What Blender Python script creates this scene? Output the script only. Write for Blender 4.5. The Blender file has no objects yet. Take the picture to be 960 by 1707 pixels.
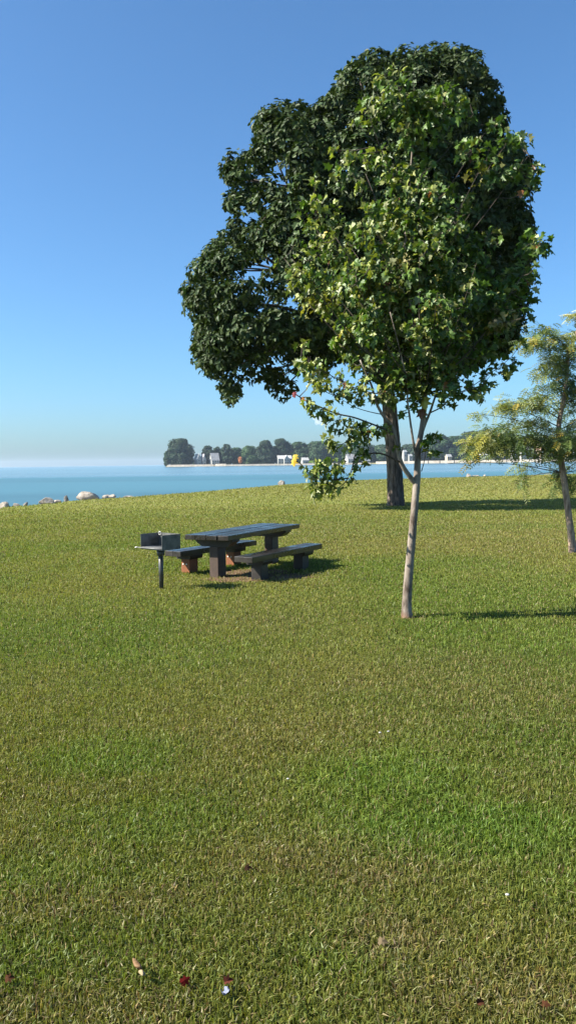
import bpy, math, random
import numpy as np
from mathutils import Vector, Matrix

random.seed(7)
RNG = np.random.default_rng(11)
S = bpy.context.scene
COL = S.collection
R = math.radians

# ------------------------------------------------------------------ camera
F, CX, CY = 1380.0, 480.0, 853.5
H = 1.95
PITCH = math.atan(81.5 / F)
ROLL = math.atan(0.0135)
fw = np.array([0, math.cos(PITCH), -math.sin(PITCH)])
up0 = np.array([0, math.sin(PITCH), math.cos(PITCH)])
rt0 = np.array([1.0, 0, 0])
camX = math.cos(ROLL) * rt0 - math.sin(ROLL) * up0
camY = math.sin(ROLL) * rt0 + math.cos(ROLL) * up0
EYE = np.array([0, 0, H])
cd = bpy.data.cameras.new('camera')
cam = bpy.data.objects.new('camera', cd)
COL.objects.link(cam)
m = Matrix(((camX[0], camY[0], -fw[0], EYE[0]), (camX[1], camY[1], -fw[1], EYE[1]),
            (camX[2], camY[2], -fw[2], EYE[2]), (0, 0, 0, 1)))
cam.matrix_world = m
cd.sensor_fit = 'VERTICAL'
cd.sensor_height = 24.0
cd.lens = F / 1707.0 * 24.0
cd.clip_start = 0.05
cd.clip_end = 30000
S.camera = cam


def ray(px, py):
    return fw + camX * ((px - CX) / F) - camY * ((py - CY) / F)


def at(px, py, Y):
    d = ray(px, py)
    return EYE + d * (Y / d[1])


def gnd(px, py, z=0.0):
    d = ray(px, py)
    return EYE + d * ((z - H) / d[2])


# ------------------------------------------------------------------ noise
def _hash(*a):
    h = np.zeros_like(a[0], dtype=np.uint64)
    for i, v in enumerate(a):
        h = (h ^ (v.astype(np.int64).astype(np.uint64) + np.uint64(0x9E3779B9 + i * 977))) * np.uint64(0xBF58476D1CE4E5B9)
        h ^= h >> np.uint64(29)
    h = h * np.uint64(0x94D049BB133111EB)
    h ^= h >> np.uint64(32)
    return (h & np.uint64(0xFFFFFF)).astype(np.float64) / float(0xFFFFFF)


def vnoise(x, y, z=None):
    x = np.asarray(x, float); y = np.asarray(y, float)
    z = np.zeros_like(x) if z is None else np.asarray(z, float)
    xi, yi, zi = np.floor(x), np.floor(y), np.floor(z)
    fx, fy, fz = x - xi, y - yi, z - zi
    fx, fy, fz = [t * t * (3 - 2 * t) for t in (fx, fy, fz)]
    r = 0
    for a in (0, 1):
        for b in (0, 1):
            for c in (0, 1):
                w = (fx if a else 1 - fx) * (fy if b else 1 - fy) * (fz if c else 1 - fz)
                r = r + w * _hash(xi + a, yi + b, zi + c)
    return r


def fbm(x, y, z=None, n=3):
    s, a, t = 0, 1.0, 0
    x = np.asarray(x, float); y = np.asarray(y, float)
    for k in range(n):
        zz = None if z is None else np.asarray(z, float) * 2 ** k + 5 * k
        s = s + a * vnoise(x * 2 ** k + 17 * k, y * 2 ** k + 31 * k, zz); t += a; a *= .5
    return s / t


# ------------------------------------------------------------------ object helpers
def link(o, parent=None):
    COL.objects.link(o)
    if parent is not None:
        o.parent = parent
    return o


def tag(o, label=None, cat=None, group=None, kind=None):
    if label: o['label'] = label
    if cat: o['category'] = cat
    if group: o['group'] = group
    if kind: o['kind'] = kind
    return o


def empty(name, loc, rz=0, **k):
    o = bpy.data.objects.new(name, None)
    o.location = Vector(loc); o.rotation_euler = (0, 0, rz)
    o.empty_display_size = .2
    link(o)
    tag(o, **k)
    return o


ALB = .76


def mesh_np(name, V, Fs, mat, parent=None, col=None, smooth=False, origin=None):
    """Fs: list of (n,k) index arrays"""
    V = np.asarray(V, np.float64)
    if origin is not None:
        V = V - np.asarray(origin)
    me = bpy.data.meshes.new(name)
    me.vertices.add(len(V))
    me.vertices.foreach_set('co', V.astype(np.float32).ravel())
    loops = np.concatenate([f.ravel() for f in Fs]).astype(np.int32)
    tot = np.concatenate([np.full(len(f), f.shape[1]) for f in Fs]).astype(np.int32)
    st = np.concatenate([[0], np.cumsum(tot)[:-1]]).astype(np.int32)
    me.loops.add(len(loops)); me.polygons.add(len(tot))
    me.loops.foreach_set('vertex_index', loops)
    me.polygons.foreach_set('loop_start', st)
    me.polygons.foreach_set('loop_total', tot)
    me.polygons.foreach_set('use_smooth', np.full(len(tot), smooth))
    if col is not None:
        a = me.attributes.new('tint', 'FLOAT_COLOR', 'POINT')
        c = np.ones((len(V), 4), np.float32); c[:, :3] = col
        a.data.foreach_set('color', c.ravel())
    me.update(); me.validate()
    me.materials.append(mat)
    o = bpy.data.objects.new(name, me)
    if origin is not None and parent is None:
        o.location = Vector(origin)
    return link(o, parent)


class MB:
    def __init__(s): s.v = []; s.f = []

    def add(s, verts, faces):
        b = len(s.v); s.v += [tuple(v) for v in verts]; s.f += [tuple(i + b for i in f) for f in faces]

    def box(s, x0, x1, y0, y1, z0, z1, bev=0.0):
        """bevelled box: 24 corner verts when bev>0"""
        if bev <= 0:
            s.add([(x0, y0, z0), (x1, y0, z0), (x1, y1, z0), (x0, y1, z0), (x0, y0, z1), (x1, y0, z1), (x1, y1, z1), (x0, y1, z1)],
                  [(3, 2, 1, 0), (4, 5, 6, 7), (0, 1, 5, 4), (1, 2, 6, 5), (2, 3, 7, 6), (3, 0, 4, 7)])
            return
        import bmesh
        bm = bmesh.new()
        r = bmesh.ops.create_cube(bm, size=1)
        for v in bm.verts:
            v.co = ((x0 + x1) / 2 + v.co.x * (x1 - x0), (y0 + y1) / 2 + v.co.y * (y1 - y0), (z0 + z1) / 2 + v.co.z * (z1 - z0))
        bmesh.ops.bevel(bm, geom=bm.edges[:], offset=bev, segments=2, affect='EDGES', profile=.6)
        bm.verts.index_update()
        s.add([v.co[:] for v in bm.verts], [[v.index for v in f.verts] for f in bm.faces])
        bm.free()

    def prism(s, prof, a0, a1, axis):
        """profile polygon (p,q) extruded along axis 'x' (p=y,q=z) or 'y' (p=x,q=z)"""
        n = len(prof)
        mk = (lambda a, p, q: (a, p, q)) if axis == 'x' else (lambda a, p, q: (p, a, q))
        vs = [mk(a0, p, q) for p, q in prof] + [mk(a1, p, q) for p, q in prof]
        fs = [(i, (i + 1) % n, (i + 1) % n + n, i + n) for i in range(n)]
        s.add(vs, fs + [tuple(range(n))[::-1], tuple(range(n, 2 * n))])

    def tube(s, pts, rad, n=8, cap=True, lump=0.0):
        pts = [np.asarray(p, float) for p in pts]
        rad = [rad] * len(pts) if np.isscalar(rad) else list(rad)
        vs = []
        up = None
        for i, p in enumerate(pts):
            d = pts[min(i + 1, len(pts) - 1)] - pts[max(i - 1, 0)]
            d = d / (np.linalg.norm(d) + 1e-9)
            if up is None:
                up = np.array([1.0, 0, 0]) if abs(d[0]) < .8 else np.array([0, 1.0, 0])
            a = np.cross(d, up); a /= np.linalg.norm(a); b = np.cross(a, d); up = b
            up = np.cross(a, d)
            up = b
            for k in range(n):
                t = 2 * math.pi * k / n
                rr = rad[i] * (1 + (lump * (random.random() - .5) if lump else 0))
                vs.append(p + rr * (math.cos(t) * a + math.sin(t) * b))
            up = b
        fs = []
        for i in range(len(pts) - 1):
            for k in range(n):
                k2 = (k + 1) % n
                fs.append((i * n + k, i * n + k2, (i + 1) * n + k2, (i + 1) * n + k))
        if cap:
            fs.append(tuple(range(n))[::-1]); b0 = (len(pts) - 1) * n
            fs.append(tuple(range(b0, b0 + n)))
        s.add(vs, fs)

    def build(s, name, mat, parent=None, smooth=False, origin=None):
        me = bpy.data.meshes.new(name)
        vs = s.v if origin is None else [tuple(np.asarray(v) - np.asarray(origin)) for v in s.v]
        me.from_pydata(vs, [], s.f)
        me.update()
        import bmesh
        bm = bmesh.new(); bm.from_mesh(me)
        bmesh.ops.recalc_face_normals(bm, faces=bm.faces[:])
        bm.to_mesh(me); bm.free()
        if smooth:
            for p in me.polygons: p.use_smooth = True
        me.materials.append(mat)
        o = bpy.data.objects.new(name, me)
        if origin is not None and parent is None: o.location = Vector(origin)
        return link(o, parent)


def spline(pts, rads, k=6):
    """Catmull-Rom through pts with radii"""
    P = [np.asarray(p, float) for p in pts]
    P = [2 * P[0] - P[1]] + P + [2 * P[-1] - P[-2]]
    Rr = [rads[0]] + list(rads) + [rads[-1]]
    op, orr = [], []
    for i in range(1, len(P) - 2):
        for j in range(k):
            t = j / k
            a, b, c, d = P[i - 1], P[i], P[i + 1], P[i + 2]
            op.append(.5 * ((2 * b) + (-a + c) * t + (2 * a - 5 * b + 4 * c - d) * t * t + (-a + 3 * b - 3 * c + d) * t ** 3))
            orr.append(Rr[i] * (1 - t) + Rr[i + 1] * t)
    op.append(P[-2]); orr.append(Rr[-2])
    return op, orr


# ------------------------------------------------------------------ materials
class NT:
    def __init__(s, name):
        s.m = bpy.data.materials.new(name); s.m.use_nodes = True
        s.t = s.m.node_tree; s.t.nodes.clear()
        s.out = s.n('ShaderNodeOutputMaterial')

    def n(s, typ, **kw):
        nd = s.t.nodes.new(typ)
        for k, v in kw.items():
            if k.startswith('i_'):
                nd.inputs[k[2:].replace('_', ' ')].default_value = v
            else:
                setattr(nd, k, v)
        return nd

    def l(s, a, b): s.t.links.new(a, b)

    def noise(s, vec, scale, detail=3, rough=.55):
        nd = s.n('ShaderNodeTexNoise'); nd.inputs['Scale'].default_value = scale
        nd.inputs['Detail'].default_value = detail; nd.inputs['Roughness'].default_value = rough
        if vec is not None: s.l(vec, nd.inputs['Vector'])
        return nd.outputs['Fac']

    def ramp(s, fac, stops):
        nd = s.n('ShaderNodeValToRGB')
        e = nd.color_ramp.elements
        while len(e) < len(stops): e.new(.5)
        for el, (p, c) in zip(e, stops):
            el.position = p
            el.color = (c, c, c, 1) if np.isscalar(c) else (*c, 1)
        s.l(fac, nd.inputs['Fac'])
        return nd.outputs['Color']

    def mapped(s, scale, src='Object'):
        tc = s.n('ShaderNodeTexCoord'); mp = s.n('ShaderNodeMapping')
        mp.inputs['Scale'].default_value = scale
        s.l(tc.outputs[src], mp.inputs['Vector'])
        return mp.outputs['Vector']

    def mix(s, fac, a, b, mode='MIX'):
        nd = s.n('ShaderNodeMix', data_type='RGBA', blend_type=mode)
        for sock, v in ((nd.inputs[0], fac), (nd.inputs[6], a), (nd.inputs[7], b)):
            if hasattr(v, 'is_output'): s.l(v, sock)
            else: sock.default_value = v if np.isscalar(v) else (*v, 1)
        return nd.outputs[2]

    def bump(s, h, strength, dist=.01):
        b = s.n('ShaderNodeBump'); b.inputs['Strength'].default_value = strength; b.inputs['Distance'].default_value = dist
        s.l(h, b.inputs['Height'])
        return b.outputs['Normal']

    def bsdf(s, color, rough=.8, normal=None, metal=0, spec=.5):
        p = s.n('ShaderNodeBsdfPrincipled')
        for nm, v in (('Base Color', color), ('Roughness', rough), ('Metallic', metal), ('Specular IOR Level', spec)):
            if hasattr(v, 'is_output'): s.l(v, p.inputs[nm])
            else: p.inputs[nm].default_value = v if np.isscalar(v) else (*v, 1)
        if normal is not None: s.l(normal, p.inputs['Normal'])
        s.l(p.outputs[0], s.out.inputs['Surface'])
        return p


def noisy_mat(name, c1, c2, scale=8, sc3=(1, 1, 1), rough=.85, bump=.3, bd=.01, spec=.4, metal=0, src='Object', lo=.35, hi=.65):
    t = NT(name); v = t.mapped(sc3, src)
    f = t.noise(v, scale, 5, .6)
    f2 = t.noise(v, scale * 4.3, 4, .6)
    c = t.ramp(f, [(lo, c1), (hi, c2)])
    c = t.mix(.25, c, t.ramp(f2, [(.35, .35), (.65, 1.0)]), 'MULTIPLY')
    t.bsdf(c, rough, t.bump(f2, bump, bd), metal, spec)
    return t.m


def leaf_mat(name, trans=.35, gloss=.09, grough=.45, tcol=(1.15, 1.25, .5)):
    """two sided leaf: diffuse + translucent + a little wax sheen, colour per leaf from the tint attribute"""
    t = NT(name)
    a = t.n('ShaderNodeAttribute', attribute_name='tint')
    d = t.n('ShaderNodeBsdfDiffuse'); t.l(a.outputs['Color'], d.inputs['Color'])
    tr = t.n('ShaderNodeBsdfTranslucent')
    t.l(t.mix(1.0, a.outputs['Color'], tcol, 'MULTIPLY'), tr.inputs['Color'])
    mx = t.n('ShaderNodeMixShader'); mx.inputs[0].default_value = trans
    t.l(d.outputs[0], mx.inputs[1]); t.l(tr.outputs[0], mx.inputs[2])
    g = t.n('ShaderNodeBsdfGlossy'); g.inputs['Roughness'].default_value = grough
    g.inputs['Color'].default_value = (.9, .95, .9, 1)
    mx2 = t.n('ShaderNodeMixShader'); mx2.inputs[0].default_value = gloss
    t.l(mx.outputs[0], mx2.inputs[1]); t.l(g.outputs[0], mx2.inputs[2])
    t.l(mx2.outputs[0], t.out.inputs['Surface'])
    return t.m


M = {}
M['leaf_big'] = leaf_mat('waxy_dark_leaf', .16, .018, .5)
M['leaf_maple'] = leaf_mat('maple_leaf', .30, .038, .5)
M['leaf_locust'] = leaf_mat('locust_leaf', .4, .04, .5)
M['leaf_far'] = leaf_mat('far_foliage', .12, .02, .6)
M['grass'] = leaf_mat('grass_blade', .40, .02, .5, (1.1, 1.15, .5))
M['fallen'] = leaf_mat('fallen_leaf_skin', .15, .0, .5, (1, .9, .7))

# bark, furrowed (big tree)
t = NT('furrowed_bark'); v = t.mapped((7, 7, .9))
n1 = t.noise(v, 1.6, 6, .65); n2 = t.noise(t.mapped((30, 30, 6)), 1.5, 4, .6)
c = t.ramp(n1, [(.38, (.035, .026, .02)), (.52, (.13, .10, .082)), (.7, (.24, .195, .165))])
c = t.mix(.35, c, t.ramp(n2, [(.3, .4), (.7, 1.0)]), 'MULTIPLY')
t.bsdf(c, .9, t.bump(n1, 1.0, .08), 0, .2); M['bark_big'] = t.m
# pale smooth mottled bark (young maple)
t = NT('pale_mottled_bark'); v = t.mapped((9, 9, 3.0))
n1 = t.noise(v, 1.2, 5, .6); n2 = t.noise(t.mapped((40, 40, 14)), 1.5, 4, .6)
c = t.ramp(n1, [(.36, (.065, .046, .035)), (.46, (.17, .135, .11)), (.62, (.275, .235, .20))])
tc = t.n('ShaderNodeTexCoord'); sx = t.n('ShaderNodeSeparateXYZ'); t.l(tc.outputs['Object'], sx.inputs[0])
foot = t.ramp(sx.outputs['Z'], [(.0, .8), (.10, .0)])
c = t.mix(foot, c, (.17, .085, .05))
c = t.mix(.3, c, t.ramp(n2, [(.3, .45), (.7, 1.0)]), 'MULTIPLY')
t.bsdf(c, .8, t.bump(n2, .5, .01), 0, .3); M['bark_maple'] = t.m
M['bark_locust'] = noisy_mat('reddish_bark', (.15, .10, .075), (.42, .31, .235), 3, (6, 6, 1.6), .85, .5, .02, .3)
M['twig'] = noisy_mat('twig_bark', (.04, .031, .025), (.11, .086, .07), 6, (4, 4, 1), .85, .2, .005, .3)
M['bark_far'] = noisy_mat('far_bark', (.05, .04, .03), (.10, .08, .06), .6)

# picnic timber
def timber(name, c1, c2, rough=.6, wear=(.16, .13, .11)):
    t = NT(name); v = t.mapped((1.2, 16, 16))
    n1 = t.noise(v, 1.5, 6, .65); n2 = t.noise(t.mapped((1, 1, 1)), 2.2, 4, .6)
    oi = t.mapped((.4, 4.6, 1)); n3 = t.noise(oi, 1.0, 1, .5)
    c = t.ramp(n1, [(.3, c1), (.7, c2)])
    c = t.mix(t.ramp(n2, [(.5, 0.0), (.72, .7)]), c, wear)
    c = t.mix(.5, c, t.ramp(n3, [(.35, .55), (.65, 1.0)]), 'MULTIPLY')
    t.bsdf(c, t.ramp(n2, [(.3, rough - .12), (.7, rough + .15)]), t.bump(n1, .35, .006), 0, .5)
    return t.m
M['timber_dark'] = timber('dark_weathered_timber', (.007, .005, .004), (.020, .014, .011), .5, (.03, .024, .02))
M['timber_top'] = timber('worn_table_top', (.008, .007, .006), (.026, .021, .018), .28, (.05, .042, .036))
M['timber_red'] = timber('red_brown_stained_timber', (.15, .046, .012), (.24, .078, .022), .6, (.20, .075, .03))
M['timber_brown'] = timber('dull_brown_timber', (.026, .016, .012), (.07, .042, .030), .6, (.085, .054, .038))
M['bolt'] = noisy_mat('zinc_bolt', (.55, .53, .5), (.75, .73, .7), 40, rough=.4, bump=.05)
M['steel'] = noisy_mat('weathered_grey_steel', (.10, .105, .105), (.24, .24, .235), 5, rough=.5, bump=.08, bd=.003, spec=.5, src='Object')
M['steel_post'] = noisy_mat('dark_painted_steel', (.022, .024, .024), (.06, .062, .06), 6, rough=.38, bump=.1, bd=.003, spec=.5)
M['steel_bright'] = noisy_mat('bare_worn_steel', (.35, .35, .34), (.6, .6, .58), 9, rough=.35, bump=.1, bd=.002, spec=.6)
# fire box: grey outside, ash and soot inside lower part
t = NT('sooty_steel'); v = t.mapped((1, 1, 1))
n1 = t.noise(v, 7, 5, .6)
tc = t.n('ShaderNodeTexCoord'); sx = t.n('ShaderNodeSeparateXYZ'); t.l(tc.outputs['Object'], sx.inputs[0])
c = t.ramp(n1, [(.35, (.055, .058, .056)), (.6, (.13, .13, .125))])
t.bsdf(c, .55, t.bump(n1, .1, .003), 0, .4); M['firebox'] = t.m
M['ash'] = noisy_mat('ash_bed', (.05, .045, .04), (.30, .28, .26), 14, rough=.95, bump=.5)

M['rock'] = noisy_mat('pale_limestone', (.20, .17, .14), (.43, .385, .34), 2.2, rough=.9, bump=.5, bd=.05, spec=.2, src='Object')
M['rock_grey'] = noisy_mat('grey_limestone', (.10, .095, .09), (.27, .25, .23), 2.2, rough=.9, bump=.5, bd=.05, spec=.2, src='Object')
M['pebble'] = noisy_mat('white_petal', (.30, .29, .27), (.42, .41, .39), 30, rough=.7, bump=.1)
M['concrete'] = noisy_mat('beige_concrete', (.26, .225, .18), (.42, .38, .32), .25, rough=.9, bump=.2, bd=.3, spec=.2)
M['concrete_grey'] = noisy_mat('grey_concrete', (.22, .20, .17), (.38, .35, .30), .2, rough=.9, bump=.2, bd=.3, spec=.2)
M['concrete_white'] = noisy_mat('pale_sandy_concrete', (.31, .27, .21), (.50, .45, .38), .16, (1, 1, .6), rough=.9, bump=.2, bd=.3, spec=.2)
M['shore'] = noisy_mat('sandy_shore', (.10, .12, .05), (.34, .29, .20), .03, rough=.95, bump=.2, bd=.5, spec=.1)
M['white_wall'] = noisy_mat('white_siding', (.30, .30, .29), (.40, .40, .385), .4, (1, 1, 8), rough=.7, bump=.05)
M['tan_wall'] = noisy_mat('tan_siding', (.42, .33, .25), (.52, .42, .33), .4, (1, 1, 8), rough=.8, bump=.05)
M['roof_grey'] = noisy_mat('grey_shingle', (.22, .22, .23), (.36, .35, .36), .5, rough=.9, bump=.2, bd=.1)
M['roof_pale'] = noisy_mat('pale_shingle', (.36, .36, .36), (.5, .5, .49), .5, rough=.9, bump=.2, bd=.1)
M['roof_tan'] = noisy_mat('tan_shingle', (.36, .22, .14), (.5, .34, .24), .5, rough=.9, bump=.2, bd=.1)
t = NT('window_glass'); v = t.mapped((1, 1, 1)); t.bsdf(t.ramp(t.noise(v, .3, 2), [(.3, (.02, .03, .04)), (.7, (.05, .06, .07))]), .08, None, 0, .6); M['glass'] = t.m
M['dark_post'] = noisy_mat('dark_pile', (.04, .035, .03), (.09, .08, .07), .8)

# ------------------------------------------------------------------ world and sun
SUN_EL, SUN_AZ = R(39), R(-90 - 10.0)     # azimuth measured from +Y towards +X, sun in the west
sdir = np.array([math.sin(SUN_AZ) * math.cos(SUN_EL), math.cos(SUN_AZ) * math.cos(SUN_EL), math.sin(SUN_EL)])
w = bpy.data.worlds.new('World'); S.world = w; w.use_nodes = True
wn = w.node_tree; bg = wn.nodes['Background']
sky = wn.nodes.new('ShaderNodeTexSky'); sky.sky_type = 'NISHITA'; sky.sun_disc = False
sky.sun_elevation = SUN_EL; sky.sun_rotation = SUN_AZ % (2 * math.pi)
sky.altitude = 0; sky.air_density = 0.9; sky.dust_density = 1.25; sky.ozone_density = 10.0
tn = wn.nodes.new('ShaderNodeMix'); tn.data_type = 'RGBA'; tn.blend_type = 'MULTIPLY'; tn.inputs[0].default_value = 1
tn.inputs[7].default_value = (.90, 1.025, .955, 1)
wn.links.new(sky.outputs[0], tn.inputs[6]); wn.links.new(tn.outputs[2], bg.inputs['Color'])
bg.inputs['Strength'].default_value = 0.069
sl = bpy.data.lights.new('sun', 'SUN'); sl.energy = 4.5; sl.angle = R(.53); sl.color = (1, .93, .80)
so = bpy.data.objects.new('sun', sl); link(so)
so.rotation_euler = Vector(-sdir).to_track_quat('-Z', 'Y').to_euler()
so.location = (-20, -5, 30)

# ------------------------------------------------------------------ terrain
WZ = -0.6
edge_px = [(0, 846), (70, 840), (140, 833), (200, 830), (300, 822), (390, 815), (470, 808), (530, 804), (600, 800), (700, 797), (800, 794.5), (880, 792.5), (960, 790)]
shore = [(-60, -400), (-40, -40), (-27, 5), (-19, 26)] + [tuple(gnd(*p)[:2]) for p in edge_px] + [(70, 117), (140, 131), (400, 160), (1500, 240)]
SH = np.array(shore)


def sdist(x, y):
    """signed distance to the shoreline, positive on the lawn"""
    x = np.asarray(x, float); y = np.asarray(y, float)
    best = np.full(x.shape, 1e9); sg = np.zeros(x.shape)
    for (ax, ay), (bx, by) in zip(SH[:-1], SH[1:]):
        dx, dy = bx - ax, by - ay
        t_ = np.clip(((x - ax) * dx + (y - ay) * dy) / (dx * dx + dy * dy), 0, 1)
        d = np.hypot(x - ax - t_ * dx, y - ay - t_ * dy)
        s_ = np.sign((x - ax) * dy - (y - ay) * dx)
        u = d < best - 1e-9
        best = np.where(u, d, best); sg = np.where(u, s_, sg)
    return best * np.where(sg == 0, 1, sg)


def gz(x, y):
    d = sdist(x, y)
    base = .05 * (fbm(np.asarray(x) * .12, np.asarray(y) * .12) - .5) * np.clip((np.hypot(x, y) - 16) / 10, 0, 1)
    drop = np.where(d < 0, np.clip(-d / 1.8, 0, 1) ** .8 * 1.3, 0)
    return base - drop


gx = np.unique(np.concatenate([np.linspace(-400, -45, 12), np.arange(-45, 60, .7), np.arange(60, 160, 3), np.linspace(160, 1500, 20)]))
gy = np.unique(np.concatenate([np.linspace(-300, -20, 8), np.arange(-20, 30, 2), np.arange(30, 130, .7), np.linspace(130, 300, 30)]))
GX, GY = np.meshgrid(gx, gy)
GZ = gz(GX, GY)
V = np.stack([GX.ravel(), GY.ravel(), GZ.ravel()], 1)
nx, ny = len(gx), len(gy)
I = np.arange(nx * ny).reshape(ny, nx)
Q = np.stack([I[:-1, :-1].ravel(), I[:-1, 1:].ravel(), I[1:, 1:].ravel(), I[1:, :-1].ravel()], 1)

# soil patches (world x, y, half sizes, strength)
soil = []
for px, py, a, b, s_ in [(452, 962, .9, .55, 1.0), (400, 965, .7, .45, .9), (420, 955, .8, .5, .8), (678, 1031, .22, .16, .7), (956, 922, .3, .3, .7), (330, 968, .5, .3, .5)]:
    p = gnd(px, py); soil.append((p[0], p[1], a, b, s_))


def soilmask(x, y):
    r = np.zeros(np.shape(x))
    for a, b, c_, d_, s_ in soil:
        q = ((x - a) / c_) ** 2 + ((y - b) / d_) ** 2
        r = np.maximum(r, s_ * np.clip(1.3 - q, 0, 1))
    return r


green = []
for px, py, a, b, s_ in [(645, 1300, .75, .8, 1), (790, 1390, .8, .42, 1), (180, 1262, .5, .45, .8), (230, 1370, .6, .35, .6), (60, 1470, .7, .3, .5), (860, 1060, 1.0, 1.0, .4), (300, 1090, 1.2, .8, .35), (930, 1470, .4, .35, .5), (560, 1600, .3, .2, .4)]:
    p = gnd(px, py); green.append((p[0], p[1], a, b, s_))
brown = []
for px, py, a, b, s_ in [(560, 1440, .6, .28, .8), (640, 1570, .22, .2, 1), (800, 1130, 1.2, 1.1, .5), (880, 1180, .8, .6, .4), (60, 1510, .35, .25, .8), (230, 1510, .5, .2, .6), (120, 1685, .5, .15, .8), (430, 1040, 1.0, .6, .5), (600, 880, 6, 4, .35), (850, 900, 6, 4, .4), (500, 1230, 1.0, .5, .3), (820, 1660, .4, .15, .6)]:
    p = gnd(px, py); brown.append((p[0], p[1], a, b, s_))


def patch(x, y, lst):
    r = np.zeros(np.shape(x))
    wob = .8 * (fbm(x * 1.7, y * 1.7) - .5)
    for a, b, c_, d_, s_ in lst:
        q = np.sqrt(((x - a) / c_) ** 2 + ((y - b) / d_) ** 2) + wob
        k = np.clip(1.35 - q, 0, 1)
        r = np.maximum(r, s_ * k * k * (3 - 2 * k))
    return r


def lawn_tint(x, y):
    """colour of the turf itself at a place: olive, greener and straw coloured patches"""
    n1 = fbm(x * .55, y * .45, n=4); n2 = fbm(x * 2.3 + 9, y * 1.9, n=3)
    g = np.array([.165, .225, .036]); ol = np.array([.238, .250, .056]); br = np.array([.30, .225, .095]); gr = np.array([.16, .30, .035])
    k = np.clip((n1 - .32) * 2.4 + (n2 - .5) * .9, 0, 1)[..., None]
    c = g * (1 - k) + ol * k
    b = patch(x, y, brown)[..., None] * .36
    c = c * (1 - b) + br * b
    q = patch(x, y, green)[..., None] * .5
    c = c * (1 - q) + gr * q
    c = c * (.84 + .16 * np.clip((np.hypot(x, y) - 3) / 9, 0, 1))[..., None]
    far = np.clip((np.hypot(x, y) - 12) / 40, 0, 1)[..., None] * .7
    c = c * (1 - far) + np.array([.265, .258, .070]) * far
    return c * ALB


t = NT('lawn_turf')
a = t.n('ShaderNodeAttribute', attribute_name='tint')
v = t.mapped((1, 1, 1))
n1 = t.noise(v, 9, 5, .65); n2 = t.noise(t.mapped((.25, 1, 1)), 1.1, 4, .6); n3 = t.noise(v, 45, 3, .6)
c = t.mix(.55, a.outputs['Color'], t.ramp(n1, [(.3, .45), (.7, 1.25)]), 'MULTIPLY')
c = t.mix(.35, c, t.ramp(n2, [(.35, .7), (.65, 1.2)]), 'MULTIPLY')
c = t.mix(.5, c, t.ramp(n3, [(.3, .5), (.7, 1.25)]), 'MULTIPLY')
geo = t.n('ShaderNodeNewGeometry'); sp = t.n('ShaderNodeSeparateXYZ'); t.l(geo.outputs['Position'], sp.inputs[0])
mr = t.n('ShaderNodeMapRange'); mr.inputs['From Min'].default_value = -.14; mr.inputs['From Max'].default_value = -.05
t.l(sp.outputs['Z'], mr.inputs['Value'])
c = t.mix(mr.outputs[0], (.16, .13, .09), c)
t.bsdf(c, .95, t.bump(n1, .8, .03), 0, .1)
M['lawn'] = t.m
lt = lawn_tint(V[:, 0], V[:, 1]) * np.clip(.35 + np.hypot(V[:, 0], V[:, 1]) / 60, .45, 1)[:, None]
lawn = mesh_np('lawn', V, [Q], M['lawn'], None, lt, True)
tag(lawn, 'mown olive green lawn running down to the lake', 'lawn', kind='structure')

# bare soil under the table set and round the trunks: thin sheets of earth over the turf base
t = NT('bare_soil'); v = t.mapped((1, 1, 1)); n1 = t.noise(v, 6, 5, .65); n2 = t.noise(v, 40, 4, .6)
c = t.ramp(n1, [(.35, (.09, .055, .032)), (.65, (.18, .12, .075))])
c = t.mix(.4, c, t.ramp(n2, [(.3, .4), (.7, 1.1)]), 'MULTIPLY')
t.bsdf(c, .95, t.bump(n2, .6, .02), 0, .1); M['soil'] = t.m
mb = MB()
for a_, b_, c_, d_, s_ in soil:
    if s_ < .75: continue
    k = 28
    z0 = .005 + .003 * (len(mb.f) // 28)
    pts = [(a_, b_, z0)]
    for i in range(k):
        th = 2 * math.pi * i / k; rr = .85 + .45 * (random.random() - .5)
        pts.append((a_ + c_ * rr * math.cos(th), b_ + d_ * rr * math.sin(th), z0))
    mb.add(pts, [(0, i + 1, (i + 1) % k + 1) for i in range(k)])
for i in range(len(mb.v)):
    pass
tag(mb.build('bare_ground', M['soil']), 'bare brown earth worn through the turf', 'ground', kind='structure')

# water
t = NT('lake_water'); geo = t.n('ShaderNodeNewGeometry')
sp = t.n('ShaderNodeSeparateXYZ'); t.l(geo.outputs['Position'], sp.inputs[0])
v = t.mapped((.12, .5, 1)); v2 = t.mapped((.004, .02, 1)); v3 = t.mapped((.002, .01, 1))
nb = t.noise(v, 1.0, 5, .6); nl = t.noise(v2, 1.0, 4, .55); nl2 = t.noise(v3, 1.0, 3, .5)
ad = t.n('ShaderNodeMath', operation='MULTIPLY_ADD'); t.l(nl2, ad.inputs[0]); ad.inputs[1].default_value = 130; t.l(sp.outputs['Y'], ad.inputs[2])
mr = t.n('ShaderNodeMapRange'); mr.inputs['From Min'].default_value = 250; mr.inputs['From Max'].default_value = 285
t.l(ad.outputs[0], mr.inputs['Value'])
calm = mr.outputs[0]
col = t.mix(calm, (.050, .135, .170), (.105, .180, .215))  # sky reflection put into base colour, paler over the calm band
col = t.mix(.6, col, t.ramp(nl, [(.35, .6), (.65, 1.2)]), 'MULTIPLY')
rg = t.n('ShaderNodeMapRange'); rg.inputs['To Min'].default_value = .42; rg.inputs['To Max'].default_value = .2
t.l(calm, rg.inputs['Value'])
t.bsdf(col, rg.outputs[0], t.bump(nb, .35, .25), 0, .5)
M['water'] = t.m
mb = MB(); k = 96; RW = 7000
mb.add([(0, 0, WZ)] + [(RW * math.cos(2 * math.pi * i / k), RW * math.sin(2 * math.pi * i / k), WZ) for i in range(k)], [(0, i + 1, (i + 1) % k + 1) for i in range(k)])
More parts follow.
